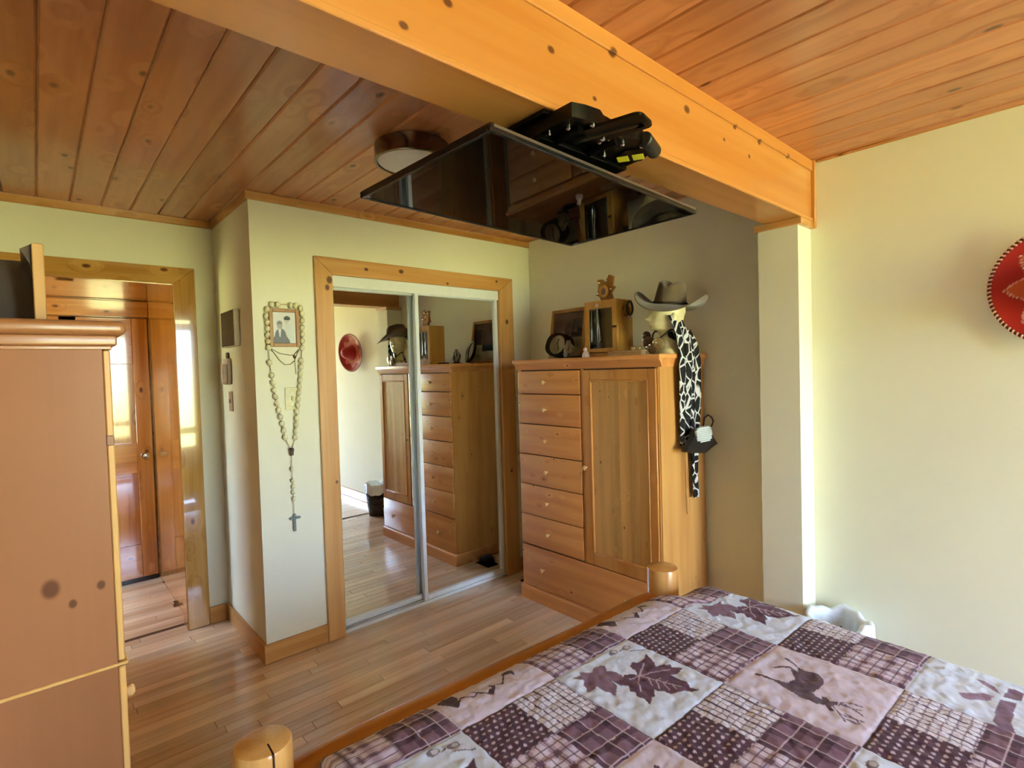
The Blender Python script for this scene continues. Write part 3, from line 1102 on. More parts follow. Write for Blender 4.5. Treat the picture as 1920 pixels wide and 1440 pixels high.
# bracelets hung on the cabinet's window side
br = thing('bracelet', 'gold and dark bangle hanging on the side of the jewellery cabinet', 'bracelet', (2.52, jy0 - .012, 1.80))
b = MB().tube([(.030 * math.cos(a), .002 * math.sin(3 * a) - .003, .034 * math.sin(a)) for a in np.linspace(0, 2 * PI, 33)[:-1]], .0042, 8, True)
b.build('gold_band', M_GOLD, br)
b = MB().tube([(.030 + .026 * math.cos(a), -.006, .010 + .038 * math.sin(a)) for a in np.linspace(0, 2 * PI, 33)[:-1]], .0065, 8, True)
b.build('dark_band', plain('dark_leather', '#33261d', .35), br)
for k in range(4):
    MB().ball((.012 + .008 * k, -.008, -.036 - .008 * (k % 2)), .006, 8, 6).build('charm', M_SILVER, br)
MB().box(-.006, .006, .000, .011, .030, .040).build('peg', M_JEW, br)

# white figurine
fg = thing('white_figurine', 'tiny white seated figurine in front of the jewellery cabinet', 'figurine', (2.412, 2.052, ZW))
b = MB().lathe([(.0, 0), (.021, 0), (.023, .008), (.018, .024), (.010, .036), (.006, .040)], 16)
b.ball((0, .004, .046), (.012, .012, .013), 12, 8)
b.ball((-.004, -.012, .012), (.010, .012, .010), 10, 6)
b.build('figure', plain('porcelain', '#e8cfc4', .3), fg)
# long pale box with two tins
pb = thing('pale_wooden_box', 'long flat pale wooden box in front of the mannequin head', 'box', (2.43, 1.782, ZW))
MB().box(-.022, .022, -.115, .105, 0, .020, .002).build('tray', plain('birch', '#cda873', .5), pb)
MB().box(-.024, .024, -.117, .107, .020, .027, .002).build('lid', plain('birch_lid', '#dbb985', .4), pb)
for k, yy in enumerate((1.722, 1.688)):
    g = thing('small_tin', ('shiny small tin on the pale box, nearer the jewellery cabinet', 'shiny small tin at the end of the pale box by the mannequin')[k], 'tin', (2.425, yy, ZW + .027), group='tins on the pale box')
    MB().box(-.014, .014, -.012, .012, 0, .018, .003).build('body', plain('bright_tin', '#e9e2b4', .15, metal=.7), g)
    MB().box(-.015, .015, -.013, .013, .018, .022, .001).build('lid', M_SILVER, g)

# ------------------------------------------------ mannequin head with hat
FD = math.atan2(.62, -.78)
mh = thing('mannequin_head', 'cream mannequin head and neck wearing the brown cowboy hat', 'mannequin', (2.500, 1.560, ZW), (0, 0, FD))
M_SKIN = plain('mannequin_cream', '#dccf9a', .38, var=.03, coat=.2)


def head(u, v):
    a = 2 * PI * u
    z = 0.30 * v
    # neck -> jaw -> skull profile (half width, front reach, back reach)
    tab = [(0, .075, .070, .075), (.06, .066, .060, .066), (.16, .048, .046, .050), (.30, .043, .040, .046), (.40, .044, .052, .048), (.45, .050, .088, .056), (.52, .058, .096, .070),
           (.62, .066, .097, .084), (.74, .071, .096, .094), (.85, .069, .090, .092), (.93, .055, .070, .074), (.98, .030, .036, .040), (1.0, .002, .002, .002)]
    for i in range(len(tab) - 1):
        if tab[i][0] <= v <= tab[i + 1][0] + 1e-9:
            f = (v - tab[i][0]) / (tab[i + 1][0] - tab[i][0])
            f = f * f * (3 - 2 * f)
            w_, fr, bk = [tab[i][k] + (tab[i + 1][k] - tab[i][k]) * f for k in (1, 2, 3)]
            break
    ca, sa = math.cos(a), math.sin(a)
    x = (fr if ca > 0 else bk) * ca
    y = w_ * sa
    # nose, brow, lips on the front
    g = math.exp(-(sa / .16) ** 2) if ca > 0 else 0
    g2 = math.exp(-(sa / .32) ** 2) if ca > 0 else 0
    x += .022 * g * math.exp(-((v - .61) / .035) ** 2) + .010 * g * math.exp(-((v - .66) / .04) ** 2)
    x += .007 * g2 * math.exp(-((v - .535) / .014) ** 2) + .006 * g2 * math.exp(-((v - .51) / .012) ** 2) + .006 * g2 * math.exp(-((v - .46) / .02) ** 2)
    if ca > 0:
        for s in (-1, 1):
            x -= .010 * math.exp(-((sa - s * .42) / .16) ** 2) * math.exp(-((v - .675) / .025) ** 2)
    return (x, y, z)


b = MB().grid(head, 48, 60, True)
b.f.append(tuple(range(47, -1, -1)))
b.build('head_form', M_SKIN, mh, angle=80)
for s in (-1, 1):
    MB().ball((-.008, s * .072, .300 * .62), (.014, .008, .026), 10, 8).build('ear', M_SKIN, mh)

hat = thing('cowboy_hat', 'brown felt cowboy hat with curled brim on the mannequin head', 'hat', (2.500, 1.545, ZW + 0.256), (math.radians(-8), math.radians(4), math.radians(196)))
M_FELT = plain('brown_felt', '#6b5b45', .8, var=.12, scale=25, bump=.2, bscale=500, sheen=.4, spec=.2)


def hatf(u, v):
    a = 2 * PI * u
    ca, sa = math.cos(a), math.sin(a)
    cx, cy = .098, .080          # crown opening half axes
    bx, by = .185, .215          # brim half axes
    if v < .5:
        f = v / .5               # 0 top centre .. 1 crown base
        # crown: flat top with crease and front pinch
        if f < .55:
            q = f / .55
            rx, ry = .082 * q, .062 * q
            z = .125 - .030 * math.exp(-((ry * sa) / .020) ** 2) * (1 - .55 * q * q) - .010 * q ** 4
            x, y = rx * ca, ry * sa
            z -= .012 * max(0, ca) * q
        else:
            q = (f - .55) / .45
            x = (.082 + (cx - .082) * q ** .8) * ca
            y = (.062 + (cy - .062) * q ** .8) * sa
            z0 = .125 - .030 * math.exp(-((.062 * sa) / .020) ** 2) * .45 - .010 - .012 * max(0, ca)
            z = z0 * (1 - q) ** 1.0
            if ca > 0:
                y *= 1 - .12 * ca * (1 - q)
    else:
        q = (v - .5) / .5
        x = (cx + (bx - cx) * q) * ca
        y = (cy + (by - cy) * q) * sa
        curl = abs(sa) ** 2.2
        z = .062 * q ** 1.8 * curl - .034 * q ** 1.5 * (1 - curl)
        y *= 1 - .16 * curl * q ** 2.5
    return (x, y, z)


b = MB().grid(hatf, 64, 46, True)
ho = b.build('felt', M_FELT, hat, angle=70)
sm = ho.modifiers.new('thick', 'SOLIDIFY')
sm.thickness = .004
b = MB().tube([(.0985 * math.cos(a) * 1.01, .081 * math.sin(a) * 1.02, .012 + .001 * math.sin(2 * a)) for a in np.linspace(0, 2 * PI, 49)[:-1]], [.006] * 48, 8, True)
b.build('hat_band', plain('dark_band', '#3c3024', .6), hat)

# necklaces with medallions
nk = thing('medallion_necklace', 'dark necklace with round medallions around the mannequin neck', 'necklace', (2.47, 1.57, ZW))
b = MB().tube([(-.056 * math.cos(a) * 1.0 + .01, .056 * math.sin(a) + .005, .125 - .050 * max(0, math.cos(a - .25)) ** 1.5) for a in np.linspace(-2.3, 2.3, 30)], .0045, 8)
b.build('cord', plain('dark_cord', '#2b1d14', .5), nk)
MEDAL = ((-.062, .046, .060, .036, '#5a4030'), (-.068, -.014, .055, .032, '#b9a77a'), (-.050, .066, .098, .026, '#4a3226'), (-.064, .026, .030, .028, '#7a6a55'))
for (x, y, z, r, cl) in MEDAL:
    MB().lathe([(0, 0), (r, 0), (r, .003), (r * .8, .006), (0, .007)], 20, Matrix.Translation((x, y, z)) @ Matrix.Rotation(-PI / 2 - .15, 4, 'Y') , False, False).build('medallion', plain('medal' + cl[1:], cl, .25, metal=.5, var=.3, scale=90), nk)
for (x, y, z) in ((-.078, .052, .040), (-.080, .030, .050), (-.078, -.008, .060), (-.076, .074, .078)):
    MB().ball((x, y, z), .005, 8, 6).build('bead', M_SILVER, nk)

# scarf
ms, ns_, bs_ = newmat('net_print_silk')
tc = ns_.nodes.new('ShaderNodeTexCoord')
mp = ns_.nodes.new('ShaderNodeMapping')
mp.inputs['Scale'].default_value = (30, 14, 17)
vo = ns_.nodes.new('ShaderNodeTexVoronoi')
vo.feature = 'DISTANCE_TO_EDGE'
vo.inputs['Scale'].default_value = 1.0
ns_.links.new(tc.outputs['Object'], mp.inputs[0])
ns_.links.new(mp.outputs[0], vo.inputs['Vector'])
rp = ns_.nodes.new('ShaderNodeValToRGB')
rp.color_ramp.elements[0].position = .045
rp.color_ramp.elements[0].color = (.66, .64, .62, 1)
rp.color_ramp.elements[1].position = .075
rp.color_ramp.elements[1].color = (.006, .005, .005, 1)
ns_.links.new(vo.outputs['Distance'], rp.inputs[0])
ns_.links.new(rp.outputs[0], bs_.inputs['Base Color'])
bs_.inputs['Roughness'].default_value = .6
bs_.inputs['Specular IOR Level'].default_value = .15
M_SCARF = ms
sf_ = thing('patterned_scarf', 'long black scarf with white net print hanging down the wardrobe side', 'scarf', (2.55, 1.47, 0.76))


def ribbon(cl, wl, y0, ph, nfold):
    # cl: list of (z, xcentre, width, y)
    def fn(u, v):
        f = v * (len(cl) - 1)
        i = min(int(f), len(cl) - 2)
        g = f - i
        z, xc, w_, yy = [cl[i][k] + (cl[i + 1][k] - cl[i][k]) * g for k in range(4)]
        x = xc + (u - .5) * w_
        y = yy + .007 * math.sin(nfold * PI * 2 * u + ph + 2 * v)
        return (x - 2.55, y - 1.47, z - .76)
    return fn


b = MB()
b.grid(ribbon([(1.735, 2.480, .11, 1.505), (1.64, 2.500, .12, 1.470), (1.54, 2.515, .12, 1.462), (1.40, 2.522, .125, 1.466), (1.22, 2.525, .115, 1.474), (1.06, 2.515, .09, 1.478)], 0, 0, 0.3, 2.0), 18, 60)
o_ = b.build('front_tail', M_SCARF, sf_)
o_.modifiers.new('thick', 'SOLIDIFY').thickness = .003
b = MB()
b.grid(ribbon([(1.665, 2.575, .02, 1.49), (1.60, 2.595, .07, 1.474), (1.50, 2.615, .095, 1.470), (1.30, 2.620, .105, 1.476), (1.12, 2.618, .09, 1.482), (1.00, 2.618, .066, 1.486), (0.87, 2.620, .058, 1.490), (0.765, 2.626, .062, 1.488)], 0, 0, 1.7, 1.6), 16, 70)
o_ = b.build('rear_tail', M_SCARF, sf_)
o_.modifiers.new('thick', 'SOLIDIFY').thickness = .003
b = MB()
b.grid(lambda u, v: (2.500 + .056 * math.cos(v * 2.0 + 3.7) - 2.55, 1.560 + .056 * math.sin(v * 2.0 + 3.7) - 1.47, 1.660 - .02 * math.sin(v * PI) - .76 - u * .035), 6, 30)
o_ = b.build('neck_wrap', M_SCARF, sf_)
o_.modifiers.new('thick', 'SOLIDIFY').thickness = .003

# little purse hanging over the scarf
pu = thing('small_purse', 'small black leather purse with white studded flap hanging over the scarf', 'purse', (2.57, 1.440, 1.01))
po = Vector((2.57, 1.440, 1.01))
poly = [(2.430, 1.038), (2.436, 1.060), (2.475, 1.085), (2.505, 1.110), (2.52, 1.140), (2.617, 1.149), (2.672, 1.108), (2.740, 1.047), (2.690, 1.035), (2.640, 1.020), (2.601, 1.012), (2.520, 1.024), (2.453, 1.037)]
b = MB().prism(poly, 'y', 1.420, 1.452)
loc_build(b, po, 'bag', plain('black_leather', '#16181d', .3, var=.2, coat=.3), pu)
b = MB().prism([(2.50, 1.136), (2.544, 1.156), (2.632, 1.153), (2.672, 1.113), (2.652, 1.082), (2.596, 1.072), (2.521, 1.088)], 'y', 1.411, 1.420)
flp = loc_build(b, po, 'flap', plain('grey_mesh', '#9aa09c', .5), pu)
stud = MB().ball((0, 0, 0), (.0045, .003, .0045), 8, 5).mesh('stud', plain('white_stud', '#d9ded8', .4))
for i in range(14):
    for j in range(8):
        x = 2.512 + i * .0115 + (j % 2) * .0057
        z = 1.078 + j * .0098
        if 2.508 + max(0, (z - 1.09)) * -.1 < x < 2.668 - abs(z - 1.112) * .5 and z < 1.152 - .1 * max(0, abs(x - 2.59) - .03) and z > 1.075 + .22 * max(0, 2.56 - x) + .12 * max(0, x - 2.62):
            inst('stud', stud, flp, Vector((x, 1.410, z)) - po)
b = MB().tube([(2.61 - 2.57, -.010, 1.150 - 1.01), (2.620 - 2.57, -.012, 1.196 - 1.01), (2.655 - 2.57, -.012, 1.208 - 1.01), (2.690 - 2.57, -.012, 1.196 - 1.01), (2.712 - 2.57, -.012, 1.172 - 1.01), (2.695 - 2.57, -.012, 1.148 - 1.01), (2.662 - 2.57, -.010, 1.135 - 1.01)], .0045, 8)
b.build('ring_strap', plain('brown_strap', '#2a1712', .35), pu)
lc = thing('long_chain', 'long thin bronze chain hanging below the purse on the wardrobe side', 'necklace', (2.535, 1.485, 0.69))
MB().tube([(-.012, .002, .50), (-.010, .004, .30), (-.006, .006, .10), (-.004, .006, .03), (.004, .006, .0), (.012, .006, .03), (.010, .005, .12), (.006, .003, .32), (.008, .001, .50)], .0016, 6).build('chain', plain('bronze', '#8a6a48', .35, metal=.7), lc)

# ================================================================== WALL ITEMS BY THE CLOSET
def ph_wed(u, v):
    c = (214, 213, 205)
    # woman in a light dress
    if ((u - .60) / .10) ** 2 + ((v - .72) / .085) ** 2 < 1:
        c = (196, 190, 182)
    if ((u - .62) / .14) ** 2 + ((v - .795) / .075) ** 2 < 1 and v > .745:
        c = (38, 36, 36)
    if v < .63 and .52 + (.63 - v) * .15 < u < .78 + (.63 - v) * .28:
        c = (205, 208, 204)
    # man in a dark suit
    if v < .40 and abs(u - .33) < .10 + (.40 - v) * .9 and u < .72 - v * .2:
        c = (88, 86, 92)
    if ((u - .33) / .24) ** 2 + ((v - .22) / .26) ** 2 < 1:
        c = (92, 90, 96)
    if abs(u - .30) < .05 * (v - .18) / .28 + .012 and .20 < v < .48:
        c = (225, 223, 218)
    if ((u - .30) / .115) ** 2 + ((v - .575) / .12) ** 2 < 1:
        c = (158, 154, 150)
    if ((u - .30) / .12) ** 2 + ((v - .63) / .085) ** 2 < 1 and v > .61:
        c = (120, 116, 112)
    return c


framed('wedding_photo', 'small wooden frame with a black and white wedding couple photo inside the rosary', 'picture frame', (0.9875, YC - .004, 1.634), (0, 0, 0),
       0.154, 0.200, 0.019, 0.014, M_FRAMEW, ph_wed, 70, 84)

M_BEAD = plain('ivory_bead', '#ded6ac', .35, var=.12, scale=60, coat=.3)
ry = thing('rosary', 'long ivory bead rosary with metal crucifix hanging around the wedding photo', 'rosary', (0.995, YC - .014, 0.655))
BEADS = [(0.903, 1.826), (0.897, 1.793), (0.901, 1.76), (0.902, 1.728), (0.901, 1.695), (0.902, 1.662), (0.903, 1.629),
         (0.928, 1.852), (0.957, 1.853), (1.023, 1.854), (1.047, 1.853),
         (1.075, 1.840), (1.081, 1.811), (1.081, 1.775), (1.079, 1.738), (1.078, 1.702), (1.077, 1.666), (1.075, 1.629),
         (0.905, 1.552), (0.913, 1.486), (0.917, 1.447), (0.922, 1.411), (0.927, 1.375), (0.933, 1.339), (0.94, 1.304), (0.947, 1.268), (0.955, 1.232), (0.962, 1.196), (0.967, 1.159),
         (1.067, 1.561), (1.064, 1.527), (1.061, 1.492), (1.057, 1.458), (1.052, 1.424), (1.048, 1.39), (1.043, 1.356), (1.038, 1.323), (1.033, 1.289), (1.03, 1.255), (1.028, 1.221), (1.024, 1.187), (1.019, 1.153),
         (0.996, 0.986), (0.996, 0.926), (0.998, 0.895), (0.996, 0.863), (0.998, 0.829)]
bm_ = MB().ball((0, 0, 0), (.0130, .0125, .0165), 12, 8).mesh('bead', M_BEAD)
RO = Vector((0.995, YC - .014, 0.655))
for (x, z) in BEADS:
    big = 1.0 if z > 1.1 else .78
    inst('bead', bm_, ry, Vector((x, YC - .014, z)) - RO, (0, rf.uniform(-.3, .3), 0), (big, big, big))


def cordpts(l):
    return [Vector((x, YC - .012, z)) - RO for x, z in l]


b = MB()
b.tube(cordpts([(0.997, 1.079), (0.967, 1.159), (0.955, 1.232), (0.94, 1.304), (0.927, 1.375), (0.917, 1.447), (0.905, 1.552), (0.903, 1.629), (0.899, 1.73), (0.900, 1.80), (0.912, 1.846), (0.957, 1.856), (1.047, 1.856), (1.074, 1.842), (1.081, 1.80), (1.079, 1.73), (1.075, 1.629), (1.067, 1.561), (1.057, 1.458), (1.043, 1.356), (1.03, 1.255), (1.019, 1.153), (0.997, 1.079)]), .0022, 6)
b.tube(cordpts([(0.997, 1.079), (0.996, 0.986), (0.997, 0.90), (0.998, 0.829), (0.998, 0.749)]), .0016, 6)
b.build('cord', plain('cord', '#b7ac86', .6), ry)
MB().lathe([(0, -.021), (.009, -.019), (.011, -.006), (.012, .004), (.014, .012), (.009, .021), (0, .022)], 14, Matrix.Translation(Vector((0.997, YC - .014, 1.079)) - RO)).build('centre_medal', plain('brown_medal', '#5a463a', .4), ry)
b = MB()
b.box(-.006, .006, -.003, .003, 0.0, .094, .0015, Matrix.Translation((.003, -.002, 0)))
b.box(-.025, .031, -.003, .003, .064, .076, .0015, Matrix.Translation((.003, -.002, 0)))
b.build('crucifix', plain('grey_crucifix', '#7d8a86', .35, metal=.4), ry)
ch = thing('thin_necklace', 'thin brown chain looped below the wedding photo', 'necklace', (0.985, YC - .006, 1.535))
co = Vector((0.985, YC - .006, 1.535))
b = MB()
for l in ([(0.911, 1.629), (0.936, 1.596), (0.956, 1.565), (0.982, 1.541), (1.013, 1.542), (1.033, 1.558), (1.042, 1.578), (1.061, 1.621)], [(0.911, 1.629), (0.958, 1.600), (1.012, 1.590), (1.034, 1.592), (1.061, 1.621)]):
    b.tube([Vector((x, YC - .006, z)) - co for x, z in l], .0016, 6)
b.build('chain', plain('brown_chain', '#6f5a2f', .4, metal=.4), ch)
b = MB()
b.tube([Vector((1.036, YC - .006, 1.58)) - co, Vector((1.037, YC - .006, 1.54)) - co, Vector((1.039, YC - .006, 1.49)) - co], .0014, 6)
b.ball(Vector((1.034, YC - .007, 1.583)) - co, (.006, .003, .008), 8, 6)
b.build('pendant', plain('dark_pendant', '#4d3d22', .4), ch)

# light switch
sw = thing('light_switch', 'ivory light switch plate half behind the rosary strand', 'light switch', (1.014, YC, 1.36))
MB().box(-.036, .036, -.006, 0, -.059, .059, .003, seg=2).build('plate', plain('ivory_plate', '#dcd6a4', .4), sw)
MB().box(-.005, .005, -.016, -.004, -.010, .012, .002).build('toggle', plain('ivory_toggle', '#cdc48e', .4), sw)
for z in (-.03, .03):
    MB().cyl((0, -.0075, z), (0, -.005, z), .003, n=10).build('screw', M_SILVER, sw)

# alcove side: canvas, intercom, switch plate
cv = thing('canvas_picture', 'small dark canvas picture with white edge on the alcove side wall', 'picture', (XA, 3.265, 1.65))


def ph_canvas(u, v):
    c = 34 + 10 * math.sin(5 * u + 3 * v) + (16 if abs(v - .42) < .06 else 0)
    return (c * 1.15, c * .78, c * .80)


MB().box(-.030, -.001, -.132, .132, 0, .200, .002).build('stretcher', plain('white_canvas', '#d9cdb8', .7), cv)
me = print_mesh('picture_face', .256, .192, 24, 20, ph_canvas, M_PRINT)
inst('picture_face', me, cv, (-.0308, 0, .004), (0, 0, -PI / 2))
ic = thing('wall_intercom', 'white rounded intercom handset on the alcove side wall', 'intercom', (XA, 3.385, 1.44))
M_IC = plain('warm_white_plastic', '#cbb5a4', .4)
MB().box(-.022, -.001, -.055, .055, 0, .150, .008, seg=2).build('base', M_IC, ic)
b = MB().box(-.050, -.022, -.050, -.012, .004, .120, .012, seg=3)
b.build('handset', M_IC, ic)
MB().box(-.024, -.020, .000, .010, .03, .10).build('slot', plain('dark_slot', '#4a2c1e', .5), ic)
MB().box(-.012, -.001, -.020, .020, .15, .185, .004).build('hook', plain('brown_plastic', '#5b4034', .4), ic)
s2 = thing('switch_plate', 'beige switch plate below the intercom on the alcove side wall', 'light switch', (XA, 3.365, 1.345))
MB().box(-.006, -.0005, -.036, .036, -.058, .058, .003).build('plate', plain('beige_plate', '#b89880', .45), s2)
MB().box(-.014, -.005, -.005, .005, -.010, .012, .002).build('toggle', plain('beige_toggle', '#a88a72', .45), s2)

# ================================================================== TELEVISION FOLDED UP UNDER THE BEAM
TW, TH = 1.03, 0.585
tv = thing('television', 'flat black television folded up flat under the ceiling beam', 'television', (1.2945, 1.269, 2.0226), (math.radians(-1.2), 0, math.radians(3.6)))
M_SCREEN = plain('tv_screen', '#040405', 0.03, var=0.05, spec=0.5)
M_BEZEL = plain('tv_bezel', '#1b191a', 0.22, var=.1)
b = MB()
bw = .011
b.box(-TW / 2, TW / 2, -TH / 2, -TH / 2 + bw, 0, .020, .002)
b.box(-TW / 2, TW / 2, TH / 2 - bw, TH / 2, 0, .020, .002)
b.box(-TW / 2, -TW / 2 + bw, -TH / 2 + bw, TH / 2 - bw, 0, .020, .002)
b.box(TW / 2 - bw, TW / 2, -TH / 2 + bw, TH / 2 - bw, 0, .020, .002)
b.build('bezel', M_BEZEL, tv)
MB().box(-TW / 2 + bw - .001, TW / 2 - bw + .001, -TH / 2 + bw - .001, TH / 2 - bw + .001, .003, .012).build('screen', M_SCREEN, tv, 'glossy black screen facing down')
b = MB()
b.box(-TW / 2 + .002, TW / 2 - .002, -TH / 2 + .002, TH / 2 - .002, .0125, .024, .004)
b.box(-TW / 2 + .12, TW / 2 - .12, -TH / 2 + .06, TH / 2 - .10, .024, .042, .006)
b.build('back_shell', M_BLACK, tv)
MB().box(-TW / 2 + .01, TW / 2 - .01, -TH / 2 - .0015, -TH / 2 + .001, .012, .019).build('edge_trim', plain('grey_edge', '#7b6a62', .3, metal=.5), tv)
for k in (-1, 1):
    MB().box(k * .2 - .015, k * .2 + .015, -.2, .2, .042, .0455, .001).build('bracket_rail', M_BLACK, tv)

mt = thing('tv_mount', 'black fold-down television mount with yellow labels bolted to the beam', 'tv mount', (1.18, 0.95, ZB))
M_GBLK = plain('gloss_black_steel', '#040404', .28, var=.2, spec=.25)
zm = ZB
MB().box(-.20, .19, .0, .145, -.012, -.0005, .002).build('beam_plate', M_GBLK, mt)
MB().prism([(-.185, .10), (-.187, -.080), (-.15, -.092), (-.10, -.098), (-.07, -.085), (.00, -.08), (.05, -.10), (.09, -.095), (.13, -.075), (.18, -.03), (.19, .10)], 'z', -.048, -.012).build('hinge_body', M_GBLK, mt)
# round-ended arms reaching towards the bed
def arm(x0, y0, x1, y1, w, z0, z1):
    d = Vector((x1 - x0, y1 - y0))
    L_ = d.length
    a = math.atan2(d.y, d.x)
    pts = [(0, -w / 2)]
    pts += [(L_ - .02 + .02 * math.cos(t), -w / 2 + .02 + .02 * math.sin(t)) for t in np.linspace(-PI / 2, 0, 5)]
    pts += [(L_ - .02 + .02 * math.cos(t), w / 2 - .02 + .02 * math.sin(t)) for t in np.linspace(0, PI / 2, 5)]
    pts += [(0, w / 2)]
    M_ = Matrix.Translation((x0, y0, 0)) @ Matrix.Rotation(a, 4, 'Z')
    return MB().prism(pts, 'z', z0, z1, M_)


arm(-.075, -.04, -.040, -.195, .090, -.056, -.048).build('arm', M_GBLK, mt)
arm(-.090, .00, -.035, -.178, .016, -.060, -.050).build('arm_rib', plain('worn_edge', '#3a3a3a', .2, metal=.6), mt)
b = MB().cyl((.085, -.100, -.036), (.185, -.066, -.036), .021, n=20, bev=.004)
b.build('gas_strut_sleeve', plain('matt_black', '#171717', .45), mt)
for (x, y) in ((.0, -.075), (-.13, -.06)):
    MB().cyl((x, .028, -.054), (x, y, -.054), .012, n=14, bev=.002).build('hinge_pin', M_GBLK, mt)
MB().box(-.185, .185, .03, .11, -.0615, -.048, .003).build('tv_plate', M_GBLK, mt)
b = MB().prism([(.075, -.045), (.105, -.085), (.150, -.070), (.172, -.030), (.150, .030), (.10, .012)], 'z', -.054, -.0475)
b.build('label_plate', M_GBLK, mt)
M_YEL = plain('yellow_label', '#d2d32e', .4, var=.1)
for (x, y) in ((.118, -.005), (.140, -.042)):
    MB().box(-.020, .020, -.016, .016, -.0552, -.0541, 0, Matrix.Translation((x, y, 0)) @ Matrix.Rotation(math.radians(28), 4, 'Z')).build('warning_label', M_YEL, mt, 'yellow warning label')
bolt = MB().lathe([(.007, 0), (.007, -.004), (.004, -.007), (.0005, -.008)], 12).mesh('bolt', plain('chrome_bolt', '#d8d8d8', .08, metal=1))
for (x, y, z) in ((-.165, .02, -.048), (-.165, .045, -.048), (-.150, -.035, -.048), (-.115, -.085, -.048), (-.045, -.06, -.056), (-.02, -.03, -.048), (.04, -.06, -.048), (.06, .02, -.048), (.095, -.085, -.048), (-.02, -.06, -.048)):
    inst('bolt', bolt, mt, (x, y, z))
tc_ = thing('tv_cable', 'thin black cable dropping from the mount behind the television', 'cable', (1.36, 1.02, 2.085))
MB().tube([(-.03, -.02, .0), (.0, .0, -.003), (.05, .04, -.006), (.11, .10, -.004), (.15, .17, -.006)], .003, 6).build('wire', M_BLACK, tc_)

# ================================================================== CEILING LAMP
cl = thing('ceiling_lamp', 'round flush drum ceiling lamp with metal band and white diffuser', 'ceiling lamp', (1.21, 1.94, H))
M_NICK = plain('brushed_nickel', '#8d8575', .22, metal=1.0, var=.05)
b = MB().lathe([(.150, -.0005), (.155, -.004), (.155, -.064), (.157, -.068), (.155, -.072), (.146, -.072), (.144, -.066)], 64, cap0=True, cap1=False)
b.build('metal_band', M_NICK, cl)
b = MB().lathe([(.1435, -.064), (.138, -.069), (.10, -.073), (.05, -.075), (.0005, -.0755)], 64, cap0=False)
b.build('diffuser', plain('opal_diffuser', '#e6e2d6', .5, var=.01), cl)

# ================================================================== BED
BA = math.atan2(1.243 - 1.30, 1.913 - .356)
BO = Vector((1.1345, 1.2715, 0))
bed = thing('log_bed', 'peeled log bed frame with round posts and a foot rail', 'bed', BO, (0, 0, BA))
HU = 0.7785


def post(u, v, h, r, name='post'):
    b = MB().lathe([(r * 1.02, 0), (r * 1.01, h * .5), (r, h - .010), (r - .003, h - .003), (r - .010, h)], 36, Matrix.Translation((u, v, 0)))
    return b.build(name, M_LOG, bed)


pl = post(-HU, 0, .645, .0635)
post(HU, 0, .645, .0635)
post(-HU, -2.15, .90, .0635)
post(HU, -2.15, .90, .0635)
# drying crack in the post
b = MB()
b.box(-HU + .004, -HU + .0075, -.0660, -.020, .50, .6455)
b.build('crack', plain('crack_dark', '#3a1606', .8), pl)


def log(name, p0, p1, r, mat, wob=.004):
    p0, p1 = Vector(p0), Vector(p1)
    pts, rr = [], []
    for k in range(25):
        f = k / 24
        p = p0.lerp(p1, f)
        pts.append(p + Vector((0, wob * math.sin(5 * f + 1), wob * math.sin(7 * f))))
        e = min(f, 1 - f)
        rr.append(r * (.80 + .20 * min(1, e / .06)) * (1 + .02 * math.sin(11 * f)))
    return MB().tube(pts, rr, 20).build(name, mat, bed)


log('foot_rail', (-HU + .055, .012, .512), (HU - .055, .012, .512), .044, M_LOGX)
log('foot_rail', (-HU + .055, .010, .235), (HU - .055, .010, .235), .044, M_LOGX)
for f in np.linspace(-.5, .5, 5):
    log('spindle', (f, .011, .262), (f, .011, .490), .022, M_LOG, .002)
log('head_rail', (-HU + .055, -2.15, .80), (HU - .055, -2.15, .80), .044, M_LOGX)
log('head_rail', (-HU + .055, -2.15, .45), (HU - .055, -2.15, .45), .044, M_LOGX)
M_LOGY = wood('log_pine_y', '#c9853f', '#b06a2a', 'y', 0.28, knot_cell=0.5, knot_r=0.05, coat=0.4, tint=0.03)
for s in (-1, 1):
    log('side_rail', (s * HU, -.055, .235), (s * HU, -2.10, .235), .046, M_LOGY)

mtt = thing('mattress', 'mattress under the maple leaf quilt', 'mattress', BO, (0, 0, BA))
MB().box(-.70, .72, -2.07, -.12, .275, .520, .05, seg=3).build('mattress_body', plain('ticking', '#d8d4cc', .8), mtt)

# ---------------------------------------------------------------- quilt
ZT, FLR, FLL, RX, RZ, VF, RV, RZV = .600, .800, .655, .130, .100, -.170, .150, .075


def qprof(a, flat, rx, rz):
    th = np.linspace(0, PI / 2, 120)
    X = flat + rx * np.sin(th)
    Z = rz * (1 - np.cos(th))
    L_ = flat + np.r_[0, np.cumsum(np.hypot(np.diff(X), np.diff(Z)))]
    h = np.where(a < flat, a, np.interp(a, L_, X))
    d = np.where(a < flat, 0, np.interp(a, L_, Z))
    return h, np.where(a > L_[-1], rz + (a - L_[-1]), d)


def vnoise(x, y, seed):
    rg = np.random.RandomState(seed).rand(256, 256)
    xi, yi = np.floor(x).astype(int), np.floor(y).astype(int)
    fx, fy = x - xi, y - yi
    fx, fy = fx * fx * (3 - 2 * fx), fy * fy * (3 - 2 * fy)
    g = lambda i, j: rg[i % 256, j % 256]
    return (g(xi, yi) * (1 - fx) + g(xi + 1, yi) * fx) * (1 - fy) + (g(xi, yi + 1) * (1 - fx) + g(xi + 1, yi + 1) * fx) * fy - .5


def inpoly(x, y, P):
    P = np.array(P)
    out = np.zeros(x.shape, bool)
    for (x0, y0), (x1, y1) in zip(P, np.roll(P, -1, 0)):
        c = ((y0 > y) != (y1 > y)) & (x < (x1 - x0) * (y - y0) / (y1 - y0 + 1e-12) + x0)
        out ^= c
    return out


